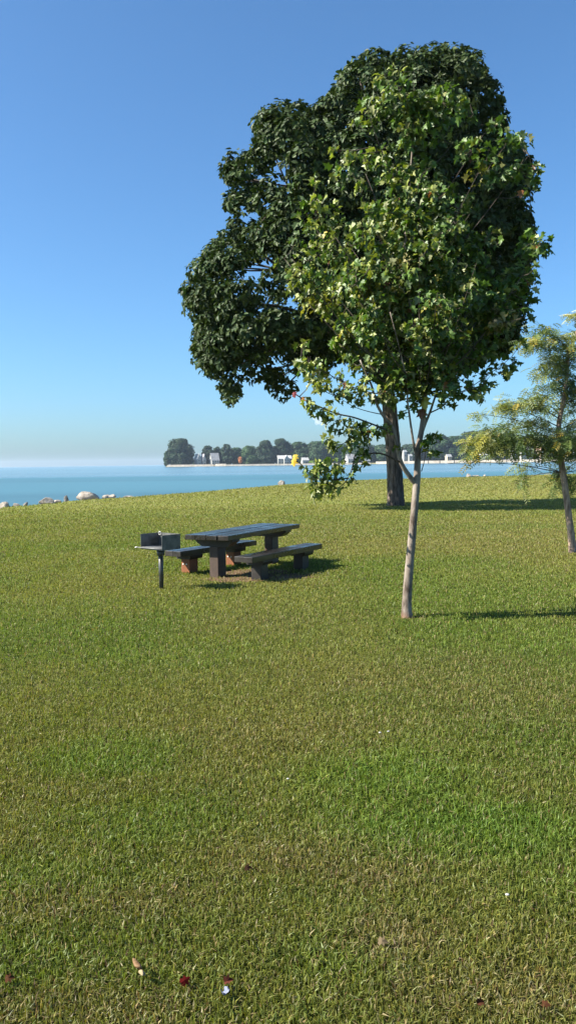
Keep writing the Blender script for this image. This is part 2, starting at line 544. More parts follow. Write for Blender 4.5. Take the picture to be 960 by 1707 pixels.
tag(mb.build('lake_water', M['water']), 'calm pale blue lake water reaching the horizon', 'water', kind='structure')

# ------------------------------------------------------------------ grass blades (stuff)
def blades(n, ymin, ymax, power, wl, hl, simple, fin=None, fout=None):
    # sample y with density ~ width * (1/Y)^power
    yy = np.linspace(ymin, ymax, 400)
    wgt = (.40 * yy + 1.0) * yy ** (-power)
    cdf = np.cumsum(wgt); cdf /= cdf[-1]
    y = np.interp(RNG.random(n), cdf, yy)
    ex = RNG.random(n)
    inner = .37 * y + .6
    # full density over the lawn in view, thinning a little out to the sides
    x = np.where(ex < .72, (RNG.random(n) * 2 - 1) * inner, np.sign(RNG.random(n) - .5) * (inner + RNG.random(n) ** 1.25 * (3.2 + .04 * y)))
    keep = sdist(x, y) > .1
    keep &= RNG.random(n) > .82 * soilmask(x, y)
    sm = lambda a, b: np.clip((y - a) / (b - a), 0, 1)
    if fin: keep &= RNG.random(n) < sm(*fin)
    if fout: keep &= RNG.random(n) > sm(*fout)
    x, y = x[keep], y[keep]; n = len(x)
    z = gz(x, y)
    # clumping: jitter towards tuft centres
    th = RNG.random(n) * 2 * math.pi + 3 * fbm(x * 3, y * 3)
    sc = np.interp(y, wl[0], wl[1]); hh = np.interp(y, hl[0], hl[1])
    tuft = fbm(x * 5, y * 5, n=2)
    g_ = patch(x, y, green)
    Lh = hh * (.55 + .9 * RNG.random(n) ** 1.3) * (.65 + .75 * tuft) * (1 + .35 * g_)
    lean = np.abs(RNG.normal(.65, .42, n)).clip(.05, 1.5)
    W = sc * (.6 + .7 * RNG.random(n))
    d = np.stack([np.cos(th), np.sin(th), np.zeros(n)], 1)
    s = np.stack([-np.sin(th), np.cos(th), np.zeros(n)], 1)
    ph = th + RNG.normal(0, .9, n)
    s = np.stack([-np.sin(ph), np.cos(ph), .25 * RNG.normal(0, 1, n)], 1)
    upv = np.array([0, 0, 1.0])
    P = np.stack([x, y, z - .006], 1)
    tip = P + (Lh * np.sin(lean))[:, None] * d + (Lh * np.cos(lean) * .95 + .012)[:, None] * upv
    mid = P + (Lh * .42 * np.sin(lean * .5))[:, None] * d + (Lh * .62 * np.cos(lean * .5) + .008)[:, None] * upv
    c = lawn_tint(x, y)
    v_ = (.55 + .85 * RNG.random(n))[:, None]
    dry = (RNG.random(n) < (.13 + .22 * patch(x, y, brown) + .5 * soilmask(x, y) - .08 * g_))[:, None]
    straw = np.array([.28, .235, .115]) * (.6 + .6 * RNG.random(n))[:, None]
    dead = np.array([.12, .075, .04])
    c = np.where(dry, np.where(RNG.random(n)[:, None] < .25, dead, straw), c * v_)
    hs = RNG.normal(0, .09, n)[:, None]
    c = np.clip(c * (1 + hs * np.array([1.0, .15, -.6])), .005, .9)
    if simple:
        V = np.stack([P - s * W[:, None] * .5, P + s * W[:, None] * .5, tip], 1).reshape(-1, 3)
        Fq = [np.arange(3 * n).reshape(n, 3)]
        C = np.repeat(c, 3, 0)
    else:
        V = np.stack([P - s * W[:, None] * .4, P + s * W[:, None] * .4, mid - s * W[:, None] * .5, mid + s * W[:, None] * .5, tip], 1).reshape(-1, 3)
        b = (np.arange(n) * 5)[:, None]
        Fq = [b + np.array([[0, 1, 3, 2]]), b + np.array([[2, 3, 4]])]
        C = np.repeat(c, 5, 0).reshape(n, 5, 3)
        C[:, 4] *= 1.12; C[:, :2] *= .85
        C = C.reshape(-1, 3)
    return V, Fq, C


def joined(sets):
    Vs, Fs, Cs, off = [], [], [], 0
    for V, Fq, C in sets:
        Vs.append(V); Cs.append(C); Fs += [f + off for f in Fq]; off += len(V)
    return np.concatenate(Vs), Fs, np.concatenate(Cs)


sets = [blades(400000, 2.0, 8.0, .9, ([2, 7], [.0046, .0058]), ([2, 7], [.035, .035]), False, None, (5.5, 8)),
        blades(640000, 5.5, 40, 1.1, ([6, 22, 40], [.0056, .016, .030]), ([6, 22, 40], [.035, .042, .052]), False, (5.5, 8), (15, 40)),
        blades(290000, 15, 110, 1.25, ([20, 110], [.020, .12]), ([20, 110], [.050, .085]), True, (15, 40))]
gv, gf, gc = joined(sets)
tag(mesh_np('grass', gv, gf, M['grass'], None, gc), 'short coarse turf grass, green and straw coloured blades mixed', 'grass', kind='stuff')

# ------------------------------------------------------------------ foliage tools
def norm(a): return a / (np.linalg.norm(a, axis=-1, keepdims=True) + 1e-9)


def place_leaves(P, N, T, L, W, tpl, faces, c):
    """tpl: (m,3) local points (along, side, lift)"""
    N = norm(N); T = norm(T - (T * N).sum(-1, keepdims=True) * N); B = np.cross(N, T)
    n, m_ = len(P), len(tpl)
    V = (P[:, None] + tpl[None, :, 0, None] * (L[:, None, None] * T[:, None]) + tpl[None, :, 1, None] * (W[:, None, None] * B[:, None])
         + tpl[None, :, 2, None] * (L[:, None, None] * N[:, None])).reshape(-1, 3)
    Fq = [((np.arange(n) * m_)[:, None, None] + np.array(fs)[None]).reshape(-1, len(fs[0])) for fs in faces]
    return V, Fq, np.repeat(c, m_, 0)


OVAL = np.array([(0, 0, 0), (.35, .5, .07), (.35, -.5, .07), (.5, 0, -.02), (.8, .33, 0), (.8, -.33, 0), (1.05, 0, -.12)])
OVAL_F = [[(0, 3, 1), (0, 2, 3), (4, 3, 6), (3, 5, 6)], [(1, 3, 4, 4)][:0] or [(1, 3, 4), (3, 2, 5)]]
OVAL_F = [[(0, 3, 1), (0, 2, 3), (4, 3, 6), (3, 5, 6), (1, 3, 4), (3, 2, 5)]]
half = [(0, .03), (-.07, .2), (.06, .30), (.08, .46), (.24, .37), (.36, .27), (.58, .55), (.63, .36), (.64, .2), (.82, .17)]
out = [(0.0, 0.0)] + half + [(1.0, 0)] + [(a, -b) for a, b in half[::-1]]


def maple_tpl(fold, droop):
    p = [(.36, 0, 0)] + [(a, b, fold * abs(b) - droop * (a - .36) ** 2 - .25 * droop * b * b) for a, b in out]
    return np.array(p)


MAPLE_F = [[(0, i, i % len(out) + 1) for i in range(1, len(out) + 1)]]
MAPLE_T = [maple_tpl(.35, .2), maple_tpl(-.45, .45), maple_tpl(.1, .9), maple_tpl(1.05, .45)]


def in_poly(poly, x, y):
    x = np.asarray(x); y = np.asarray(y); c = np.zeros(x.shape, bool); n = len(poly)
    for i in range(n):
        (x1, y1), (x2, y2) = poly[i], poly[(i + 1) % n]
        if y1 == y2: continue
        k = ((y1 > y) != (y2 > y)) & (x < (x2 - x1) * (y - y1) / (y2 - y1) + x1)
        c ^= k
    return c


def poly_dist(poly, x, y):
    best = np.full(np.shape(x), 1e9); n = len(poly)
    for i in range(n):
        (ax, ay), (bx, by) = poly[i], poly[(i + 1) % n]
        dx, dy = bx - ax, by - ay
        t_ = np.clip(((x - ax) * dx + (y - ay) * dy) / (dx * dx + dy * dy + 1e-12), 0, 1)
        best = np.minimum(best, np.hypot(x - ax - t_ * dx, y - ay - t_ * dy))
    return best


def clumps(poly_px, Y, n, rmin, rmax, thick, dref, spacing, yoff=0, inner=.3, holes=(), inset=.72):
    """clump centres and radii filling a crown of given outline (at the distance it stands) and depth"""
    poly = [tuple(at(px, py, Y)[[0, 2]]) for px, py in poly_px]
    hl = [(at(px, py, Y)[[0, 2]], r * .8) for px, py, r in holes]
    xs = [p[0] for p in poly]; zs = [p[1] for p in poly]
    outl = []
    tries = 0
    while len(outl) < n and tries < n * 120:
        tries += 1
        x = random.uniform(min(xs), max(xs)); z = random.uniform(min(zs), max(zs))
        if not in_poly(poly, np.array([x]), np.array([z]))[0]: continue
        d = poly_dist(poly, np.array([x]), np.array([z]))[0]
        r = random.uniform(rmin, rmax)
        if d < r * inset:
            r = d / inset
            if r < rmin * .6: continue
        if any(math.hypot(x - h[0], z - h[1]) < hr + .6 * r for h, hr in hl): continue
        T = thick * math.sqrt(max(0, 1 - (1 - min(d / dref, 1)) ** 2)) - .5 * r
        T = max(T, .12)
        u = random.random()
        y = random.uniform(-1, 1) * T if u < inner else random.choice((-1, -1, 1)) * T * random.uniform(.75, 1)
        p = EYE + (np.array([x, Y, z]) - EYE) * ((Y + yoff + y) / Y)
        if any(np.linalg.norm(p - q) < spacing * (r + rr) for q, rr in outl): continue
        outl.append((p, r))
    return outl


# ------------------------------------------------------------------ big tree
BASE_BIG = gnd(660, 843)
YB = BASE_BIG[1]
poly_big = [(304, 478), (318, 440), (350, 402), (382, 372), (374, 335), (370, 265), (398, 243), (424, 243), (420, 195), (455, 166), (492, 170), (512, 163), (530, 176), (560, 135), (580, 112), (600, 86), (632, 78), (656, 92), (668, 82), (700, 80), (742, 72), (775, 82), (803, 97), (812, 125), (838, 145), (846, 182), (838, 212), (868, 225), (888, 262), (884, 330), (890, 400), (884, 450), (880, 520), (862, 580), (800, 612), (720, 640), (640, 650), (600, 610), (560, 600), (530, 640), (512, 612), (498, 648), (478, 672), (455, 662), (440, 632), (420, 640), (402, 680), (378, 676), (355, 640), (330, 612), (318, 580), (326, 545), (312, 520)]
holes = [(451, 435, .42), (353, 473, .18), (420, 517, .16), (458, 514, .16), (496, 508, .42), (434, 602, .22), (457, 593, .2), (369, 627, .2), (407, 627, .22), (486, 622, .24), (431, 290, .2), (457, 291, .32), (470, 256, .18), (476, 269, .16), (486, 304, .18), (441, 359, .26), (415, 363, .18), (520, 373, .2), (398, 470, .12), (440, 470, .12), (385, 560, .12), (652, 470, .3), (797, 210, .15),
         (405, 222, .25), (412, 236, .15), (352, 378, .2), (660, 78, .2), (548, 150, .2), (845, 222, .2), (505, 178, .12), (868, 210, .3), (395, 320, .12), (385, 405, .12), (410, 440, .12)]
big = empty('broad_leaf_tree', BASE_BIG, label='tall dark green broad tree on a thick furrowed trunk, behind the slim young maple', cat='tree')
cl = clumps(poly_big, YB, 980, .42, 1.1, 4.6, 4.2, .40, -1.8, .22, holes, 1.0)
# trunk and limbs
tp = [at(659, 846, YB), at(659.5, 838, YB), at(658.5, 805, YB), at(656, 760, YB), at(652, 715, YB), at(648, 670, YB), at(640, 620, YB), at(640, 560, YB - .3), at(648, 470, YB - .5), at(665, 380, YB - .6), at(685, 280, YB - .8), at(700, 180, YB - .9)]
tr = [.46, .385, .35, .335, .32, .31, .30, .26, .21, .16, .11, .05]
pp, rr = spline(tp, tr, 6)
mb = MB(); mb.tube(pp, rr, 28, True, .10)
big_o = BASE_BIG
mb.build('trunk', M['bark_big'], big, True, big_o)
limb_targets = [(345, 500), (375, 620), (400, 300), (460, 210), (560, 180), (620, 120), (740, 110), (820, 180), (850, 300), (850, 420), (830, 530), (480, 620), (430, 440), (500, 400), (760, 300), (560, 520)]
for (tx, ty) in limb_targets:
    tgt = at(tx, ty, YB - .9 + random.uniform(-1.5, 1.5))
    # leave the trunk below the target
    cand = [(p, r_) for p, r_ in zip(pp, rr) if p[2] < tgt[2] - .35 * abs(tgt[0] - p[0]) - .6 and p[2] > 5.2] or [(p, r_) for p, r_ in zip(pp, rr) if 5.0 < p[2] < 6.4]
    p0, r0 = cand[-1] if random.random() < .6 else random.choice(cand[len(cand) // 2:])
    mid = p0 * .5 + tgt * .5 + np.array([0, random.uniform(-.5, .5), .5 + .1 * abs(tgt[0] - p0[0])])
    q1 = p0 * .8 + mid * .2 + np.array([0, 0, .2])
    lp, lr = spline([p0, q1, mid, tgt], [r0 * .45, r0 * .36, r0 * .2 + .015, .02], 5)
    mb = MB(); mb.tube(lp, lr, 8, True, .08)
    near = [c_ for c_ in cl if np.linalg.norm(c_[0] - tgt) < 2.6][:16]
    for (c_, r_) in near[:7]:
        i = int(np.argmin([np.linalg.norm(q - c_) for q in lp]))
        a_ = lp[max(i - 2, 0)]
        mb.tube([a_, (a_ + c_) / 2 + np.array([0, 0, -.1]), c_], [min(lr[max(i - 2, 0)], .06), .035, .015], 5, False)
    mb.build('limb', M['twig'], big, True, big_o)
P, N, T, L, W, C = [], [], [], [], [], []
cc = np.array([at(620, 360, YB)[0], YB - 1.8, at(620, 360, YB)[2]])
for c_, r_ in cl:
    n = int(400 * (r_ / .9) ** 2)
    d = norm(RNG.normal(0, 1, (n, 3)))
    outw = norm(c_ - cc)
    k = (d @ outw) + .5 * d[:, 2]
    d = d[k > -.55 - .3 * RNG.random(n)]
    n = len(d)
    # sub-bunches: pull leaves to a few bunch directions so the clump has knobs
    kn = norm(RNG.normal(0, 1, (14, 3))); j = np.argmax(d @ kn.T, 1)
    d2 = norm(d * .6 + kn[j] * .55)
    lump = .70 + .42 * RNG.random((14,))[j]
    rad = r_ * lump * (.90 + .16 * RNG.random(n))
    P.append(c_ + d2 * rad[:, None] * np.array([1, 1, .92])); 
    N.append(d2 * 1.0 + RNG.normal(0, .38, (n, 3)) + np.array([0, 0, .35]))
    T.append(d2 * .5 + RNG.normal(0, .6, (n, 3)) + np.array([0, 0, -.45]))
    l_ = RNG.uniform(.16, .27, n); L.append(l_); W.append(l_ * RNG.uniform(.45, .65, n))
    b = np.array([.034, .054, .016]) * (.75 + .5 * RNG.random())
    hue = RNG.normal(0, .13, (n, 1))
    c = b * (.6 + .8 * RNG.random((n, 1))) * (1 + hue * np.array([1, .3, -.3]))
    C.append(np.clip(c, .004, 1))
V, Fq, Cc = place_leaves(*[np.concatenate(a_) for a_ in (P, N, T, L, W)], OVAL, OVAL_F, np.concatenate(C))
mesh_np('crown', V, Fq, M['leaf_big'], big, Cc, False, big_o)

# ------------------------------------------------------------------ young maple
BASE_M = gnd(678, 1029)
YM = BASE_M[1]
mpl = empty('young_maple_tree', BASE_M, label='slim young maple with pale bowed trunk and green to yellow lobed leaves', cat='tree')
PX = YM / F
tp_px = [(678, 1032, 0, 12.5), (678, 1026, 0, 10.5), (677.5, 1012, 0, 8.8), (678.5, 990, 0, 8.2), (681, 955, 0, 7.8), (685, 910, 0, 7.2), (689, 865, 0, 6.6), (692, 830, 0, 6.5), (694.5, 800, 0, 6.4), (695.5, 770, 0, 5.6), (697, 745, 0, 5.2), (703, 713, 0, 4.7), (707, 675, 0, 4.3), (708, 638, 0, 4.0), (700, 595, 0, 3.7), (690, 552, -.02, 3.4), (684, 510, -.04, 3.1), (677, 455, -.05, 2.7), (676, 390, -.05, 2.3), (682, 310, -.02, 1.8), (688, 230, 0, 1.2), (690, 150, 0, .6)]
lead_p, lead_r = spline([at(a_, b_, YM + c_) for a_, b_, c_, r_ in tp_px], [r_ * PX * .94 for *_, r_ in tp_px], 5)
mb = MB(); mb.tube(lead_p, lead_r, 18, True, .04)
mb.build('trunk', M['bark_maple'], mpl, True, BASE_M)

branches = []   # list of (points, radii, MB)


def add_branch(px_list, r0, r1, mat='bark_maple'):
    pts = [at(a_, b_, YM + c_) for a_, b_, c_ in px_list]
    rad = np.linspace(r0, r1, len(pts))
    bp, br = spline(pts, list(rad), 5)
    mb = MB(); mb.tube(bp, br, 9, True, .04)
    branches.append([bp, br, mb, mat])
    return branches[-1]


add_branch([(692, 806, 0), (686, 799, -.02), (672, 779, -.08), (665.7, 762, -.12), (658, 727, -.2), (653, 712, -.22), (637, 691, -.3), (626, 669, -.35), (618, 640, -.4), (600, 600, -.45)], .034, .010)
b_ = add_branch([(666, 770, -.12), (635, 756, -.25), (600, 758, -.35), (592, 759, -.4), (586.7, 781, -.42), (580, 797, -.42), (566, 812, -.42), (545, 818, -.42)], .012, .004, 'twig')
b_ = add_branch([(580, 797, -.42), (550, 800, -.45), (525, 796, -.46), (514, 789, -.46), (502, 774, -.47), (492, 768, -.47)], .008, .005, 'twig')
b_ = add_branch([(656, 722, -.2), (640, 715, -.3), (620, 707, -.4), (590, 696, -.5), (563, 690, -.55), (537, 680, -.6), (510, 668, -.6), (492, 657, -.6)], .012, .006, 'twig')
b_ = add_branch([(637, 691, -.3), (614, 686, -.35), (590, 678, -.4), (565, 663, -.45)], .006, .0025, 'twig')
b_ = add_branch([(620, 707, -.4), (600, 722, -.42), (580, 735, -.45), (562, 742, -.45), (540, 735, -.5)], .007, .003, 'twig')
b_ = add_branch([(694, 762, 0), (690, 745, -.03), (685, 713, -.08), (681.6, 688, -.12), (679, 669, -.14), (678, 640, -.2), (668, 590, -.3), (650, 520, -.4)], .016, .007)
b_ = add_branch([(699, 735, 0), (708, 708, .03), (716, 688, .05), (722, 670, .06), (727, 655, .1), (745, 600, .25), (770, 540, .4)], .019, .008)
b_ = add_branch([(717, 688, .05), (735, 679, .02), (748, 668, -.02), (775, 652, -.1), (800, 648, -.1)], .009, .003, 'twig')
b_ = add_branch([(702, 786, 0), (706, 772, 0), (709, 757, -.02), (714, 738, -.04), (722, 728, -.04)], .006, .003, 'twig')
b_ = add_branch([(668, 772, -.1), (669, 755, -.11), (671, 745, -.12)], .010, .006)
# ascending limbs off the leader out to the outline
poly_m = [(655, 112), (690, 106), (714, 126), (742, 156), (768, 162), (800, 180), (812, 214), (838, 206), (866, 240), (890, 252), (884, 300), (862, 330), (872, 368), (918, 408), (895, 452), (880, 500), (866, 545), (854, 590), (846, 622), (822, 612), (800, 652), (776, 618), (748, 662), (722, 622), (700, 668), (672, 624), (645, 672), (618, 626), (588, 664), (560, 616), (530, 640), (512, 612), (488, 608), (512, 568), (505, 522), (482, 478), (464, 434), (495, 390), (516, 340), (535, 285), (570, 245), (598, 190), (630, 140)]
mh = [(648, 470, .13), (555, 575, .09), (600, 600, .08), (770, 500, .06), (735, 590, .06), (540, 605, .07), (820, 560, .07)]
mh_w = [(at(px, py, YM), r) for px, py, r in mh]
pm_w = [tuple(at(px, py, YM)[[0, 2]]) for px, py in poly_m]


def flat_xz(p):
    """where a point lies against the crown outline, as seen across the tree's own distance"""
    q = EYE + (p - EYE) * (YM / p[1])
    return q[[0, 2]]


pz_low, pz_bot = at(690, 520, YM)[2], at(690, 660, YM)[2]
mcl = []
targets = []
tries = 0
while len(targets) < 56 and tries < 6000:
    tries += 1
    e0 = random.choice(poly_m) if random.random() < .35 else (random.uniform(470, 915), random.uniform(110, 630))
    px_ = e0[0] + (690 - e0[0]) * random.uniform(.03, .12); py_ = e0[1] + (380 - e0[1]) * .05
    w0 = at(px_, py_, YM)
    if not in_poly(pm_w, w0[[0]], w0[[2]])[0]: continue
    d_ = poly_dist(pm_w, w0[[0]], w0[[2]])[0]
    T_ = 1.15 * math.sqrt(max(0, 1 - (1 - min(d_ / 1.15, 1)) ** 2))
    dy_ = random.uniform(-1, 1) * T_
    w1 = EYE + (w0 - EYE) * ((YM + dy_) / YM)
    if any(np.linalg.norm(w1 - q) < .36 for q in targets): continue
    targets.append(w1)
for e in targets:
    hr = math.hypot(e[0] - lead_p[-1][0], e[1] - YM)
    zs_ = e[2] - hr * random.uniform(.75, 1.25) - .15
    i = int(np.argmin([abs(p[2] - max(zs_, 2.75)) for p in lead_p])); i = min(i, len(lead_p) - 4)
    p0 = lead_p[i]
    mid = p0 * .5 + e * .5 + np.array([0, 0, -.12 * hr])
    bp, br = spline([p0, p0 * .85 + mid * .15 + np.array([0, 0, .02]), mid, e], [lead_r[i] * .42, lead_r[i] * .3, lead_r[i] * .16 + .002, .003], 6)
    mb = MB(); mb.tube(bp, br, 7, True, .04)
    branches.append([bp, br, mb, 'twig'])
    ln = np.linalg.norm(e - p0)
    for k in range(max(3, int(ln / .13))):
        t_ = random.uniform(.30, 1.03)
        c_ = bp[min(int(t_ * (len(bp) - 1)), len(bp) - 1)] + RNG.normal(0, .10, 3) * (.5 + .7 * t_)
        f_ = flat_xz(c_)
        if not in_poly(pm_w, f_[[0]], f_[[1]])[0]: continue
        if f_[1] < pz_low and random.random() < .8 * (pz_low - f_[1]) / (pz_low - pz_bot): continue
        if any(math.hypot(f_[0] - h[0], f_[1] - h[2]) < hr_ for h, hr_ in mh_w): continue
        mcl.append((c_, random.uniform(.09, .21)))
# sparse explicit sprays: (px, py, dy, r, leaves)
sparse = [(545, 790, -.42, .20, 26), (525, 780, -.44, .13, 14), (530, 812, -.42, .16, 18), (555, 808, -.42, .14, 14), (588, 797, -.42, .10, 8), (560, 775, -.42, .14, 13), (598, 770, -.40, .07, 4),
          (548, 690, -.55, .13, 12), (560, 705, -.55, .10, 7), (585, 715, -.45, .16, 16), (605, 720, -.42, .15, 14), (590, 738, -.45, .13, 10), (560, 742, -.45, .10, 7), (548, 735, -.48, .10, 8), (515, 675, -.6, .09, 7), (528, 684, -.6, .07, 6), (600, 752, -.4, .09, 6),
          (635, 718, -.3, .09, 9), (645, 712, -.25, .08, 6), (712, 735, -.04, .07, 9), (718, 750, -.04, .07, 7), (722, 728, -.04, .08, 8),
          (740, 665, .0, .12, 10), (765, 660, -.05, .12, 9), (795, 655, -.1, .10, 7), (690, 668, -.05, .10, 9), (730, 640, .3, .12, 9), (755, 648, -.2, .10, 7), (668, 648, .2, .12, 8), (655, 672, -.2, .08, 5), (628, 662, -.3, .10, 7), (785, 640, .25, .12, 8), (595, 668, -.4, .09, 6), (820, 600, .2, .14, 11), (560, 660, -.45, .08, 5), (672, 690, -.1, .07, 4), (810, 635, .1, .14, 10), (840, 618, .1, .10, 7), (780, 615, .1, .16, 14), (700, 685, 0, .06, 4),
          (575, 650, -.4, .14, 14), (540, 640, -.4, .12, 11), (610, 645, -.4, .14, 14), (515, 610, -.3, .13, 10), (640, 660, -.35, .13, 12), (900, 420, .2, .12, 9), (905, 405, .2, .08, 5), (502, 778, -.47, .02, 1), (507, 784, -.47, .02, 1), (660, 745, -.15, .05, 3)]
for (ox, oy) in zip(*[iter([v_ for k in range(70) for v_ in (random.random(), random.random())])] * 2):
    i = int(ox * len(poly_m)); (ax, ay), (bx, by) = poly_m[i], poly_m[(i + 1) % len(poly_m)]
    sparse.append((ax + (bx - ax) * oy + random.uniform(-9, 9), ay + (by - ay) * oy + random.uniform(-9, 9), random.uniform(-.5, .3), random.uniform(.05, .10), random.randint(2, 5)))
spec = [(p, r_, int(6 + 26 * (r_ / .2) ** 2)) for p, r_ in mcl] + [(at(a_, b_, YM + c_), r_ * 1.08, int(n_ * 1.75 + .5) if n_ > 1 else 1) for a_, b_, c_, r_, n_ in sparse]
nodes = [(bi, i, p) for bi, b in enumerate(branches) for i, p in enumerate(b[0]) if i > 3]
NP = np.array([p for *_, p in nodes])
sets = {k: [[] for _ in range(6)] for k in range(4)}
axis_c = at(685, 400, YM)
for (c_, r_, n) in spec:
    dd = NP - c_
    cost = np.linalg.norm(dd, axis=1) + .6 * np.clip(dd[:, 2], 0, None)
    j = int(np.argmin(cost)); bi, i, p0 = nodes[j]
    b = branches[bi]
    if np.linalg.norm(p0 - c_) > .05:
        b[2].tube([p0, (p0 + c_) / 2 + np.array([0, 0, -.03]), c_], [min(b[1][i], .007), .0045, .0025], 5, False)
    for _ in range(1 + n // 10):
        e = c_ + norm(RNG.normal(0, 1, 3)) * r_ * .9
        b[2].tube([c_, (c_ + e) / 2 + np.array([0, 0, .02]), e], [.003, .0025, .0015], 4, False)
    d = norm(RNG.normal(0, 1, (n, 3)))
    rad = r_ * RNG.random(n) ** .45 * 1.08
    pos = c_ + d * rad[:, None] * np.array([1, 1, .85])
    oh = c_ - np.array([axis_c[0], YM, c_[2]]); oh = oh / (np.linalg.norm(oh) + .3)
    Nn = RNG.normal(0, .65, (n, 3)) + oh * .6 + np.array([0, 0, .3]) + sdir * .55
    Tt = RNG.normal(0, .5, (n, 3)) + oh * .35 + np.array([0, 0, -.75])
    l_ = RNG.uniform(.055, .118, n); w_ = l_ * RNG.uniform(.7, 1.0, n)
    u = RNG.random(n)
    g = np.array([.066, .120, .018]); yg = np.array([.180, .208, .042]); pale = np.array([.20, .21, .08]); yl = np.array([.34, .27, .04]); rb = np.array([.20, .075, .03])
    h_ = float(np.clip(.26 + .30 * (-(c_[0] - axis_c[0])) / 1.6 + .25 * (c_[2] < 2.9) + random.uniform(-.08, .12), .03, .8))  # yellow-green share rises towards the sun side, sunlight put into leaf colour
    c = np.where((u < h_)[:, None], yg, g)
    c = np.where(((u > .93))[:, None], pale, c)
    c = np.where(((u > .991))[:, None], yl, c)
    c = np.where((u > .9955)[:, None], rb, c)
    if random.random() < .05:
        c = c * .5 + (yl if random.random() < .6 else np.array([.30, .21, .10])) * .5
    c = np.clip(c * (.55 + .85 * RNG.random((n, 1))), .004, 1)
    k_ = RNG.integers(0, 4, n)
    for k in range(4):
        q = k_ == k
        for lst, arr in zip(sets[k], (pos[q], Nn[q], Tt[q], l_[q], w_[q], c[q])): lst.append(arr)
res = []
for k in range(4):
    a_ = [np.concatenate(x_) for x_ in sets[k]]
    res.append(place_leaves(a_[0], a_[1], a_[2], a_[3], a_[4], MAPLE_T[k], MAPLE_F, a_[5]))
V, Fq, Cc = joined(res)
mesh_np('crown', V, Fq, M['leaf_maple'], mpl, Cc, False, BASE_M)
for b in branches:
    b[2].build('branch', M[b[3]], mpl, True, BASE_M)
# coloured leaves at the twig tips
for (px_, py_, dy, l_, col_, lab) in [(489, 771, -.47, .095, (.60, .38, .02), 'bright yellow leaf at the end of a low twig'), (491, 763, -.46, .085, (.62, .44, .05), 'bright yellow leaf at the end of a low twig'),
                                    (490, 658, -.6, .075, (.15, .012, .016), 'dark red leaf at a twig tip against the sky'), (503, 667, -.6, .085, (.36, .15, .035), 'orange leaf near a twig tip'), (700, 690, -.08, .14, (.16, .06, .03), 'brown withered leaf against the trunk'), (706, 672, -.10, .17, (.42, .40, .08), 'yellowish leaf in front of the trunk')]:
    p = at(px_, py_, YM + dy) + np.array([0, 0, l_ * .45])
    V, Fq, Cc = place_leaves(p[None], np.array([[-.5, -.9, .35]]), np.array([[.25, .1, -1.0]]), np.array([l_]), np.array([l_]), MAPLE_T[1], MAPLE_F, np.array([col_]))
    o = mesh_np('leaf', V, Fq, M['leaf_maple'], mpl, Cc, False, BASE_M)
    o['label'] = lab

# ------------------------------------------------------------------ locust at the frame edge
BASE_L = gnd(954, 921)
YL = BASE_L[1]
loc = empty('locust_tree', BASE_L, label='young locust with feathery yellow green sprays and thin leaning trunk', cat='tree')
PX = YL / F
tpl_ = [(954, 924, 0, 9.5), (954, 917, 0, 7), (951, 890, 0, 5.8), (946, 850, 0, 5.4), (940, 805, 0, 5.2), (934, 765, 0, 5.0), (931, 735, 0, 4.4), (931, 705, 0, 4.0), (938, 670, 0, 3.4), (944, 630, 0, 3.0), (947, 590, 0, 2.5), (960, 555, 0, 1.8), (968, 520, 0, .9)]
lp_, lr_ = spline([at(a_, b_, YL + c_) for a_, b_, c_, r_ in tpl_], [r_ * PX for *_, r_ in tpl_], 5)
mb = MB(); mb.tube(lp_, lr_, 14, True, .06); mb.build('trunk', M['bark_locust'], loc, True, BASE_L)
# sprays: (px, py, half width px, half height px, dy, fronds)
sprays = [(962, 526, 16, 8, 0, 26), (902, 552, 18, 9, -.3, 34), (888, 572, 26, 10, -.4, 52), (930, 570, 24, 12, -.2, 60), (955, 565, 20, 12, 0, 40), (940, 592, 18, 12, .2, 34), (918, 606, 20, 12, -.3, 36), (905, 622, 14, 9, -.5, 16), (946, 625, 16, 14, .2, 30), (940, 648, 18, 8, .1, 22), (925, 618, 20, 12, .1, 26), (918, 642, 18, 9, -.2, 22), (895, 656, 18, 7, -.3, 18), (950, 660, 18, 12, .1, 26), (936, 604, 16, 10, 0, 20), (955, 640, 18, 12, .1, 26),
          (870, 672, 34, 9, -.3, 70), (838, 680, 22, 6, -.4, 26), (905, 676, 22, 9, -.1, 34), (800, 690, 14, 4, -.5, 7), (945, 680, 22, 10, .3, 26),
          (880, 705, 36, 9, 0, 50), (830, 722, 32, 12, -.4, 80), (800, 738, 24, 14, -.6, 70), (786, 750, 12, 10, -.6, 24), (845, 742, 34, 12, -.2, 80), (880, 735, 30, 14, .1, 66), (905, 750, 20, 14, .2, 34), (925, 735, 22, 18, -.3, 70), (945, 748, 24, 18, 0, 80), (955, 720, 20, 18, .2, 50),
          (872, 778, 14, 8, .6, 14), (868, 800, 7, 16, .6, 14), (935, 790, 20, 14, .7, 34), (925, 805, 10, 18, .7, 14), (950, 810, 16, 18, .7, 24), (775, 770, 4, 8, -.6, 3),
          (990, 560, 26, 14, .1, 50), (1000, 620, 28, 16, .3, 50), (1010, 690, 36, 14, .1, 66), (1030, 740, 34, 16, -.2, 66), (985, 760, 26, 16, .2, 50), (985, 660, 22, 12, -.2, 36), (1000, 790, 20, 14, .5, 20), (1060, 720, 24, 12, .3, 30)]
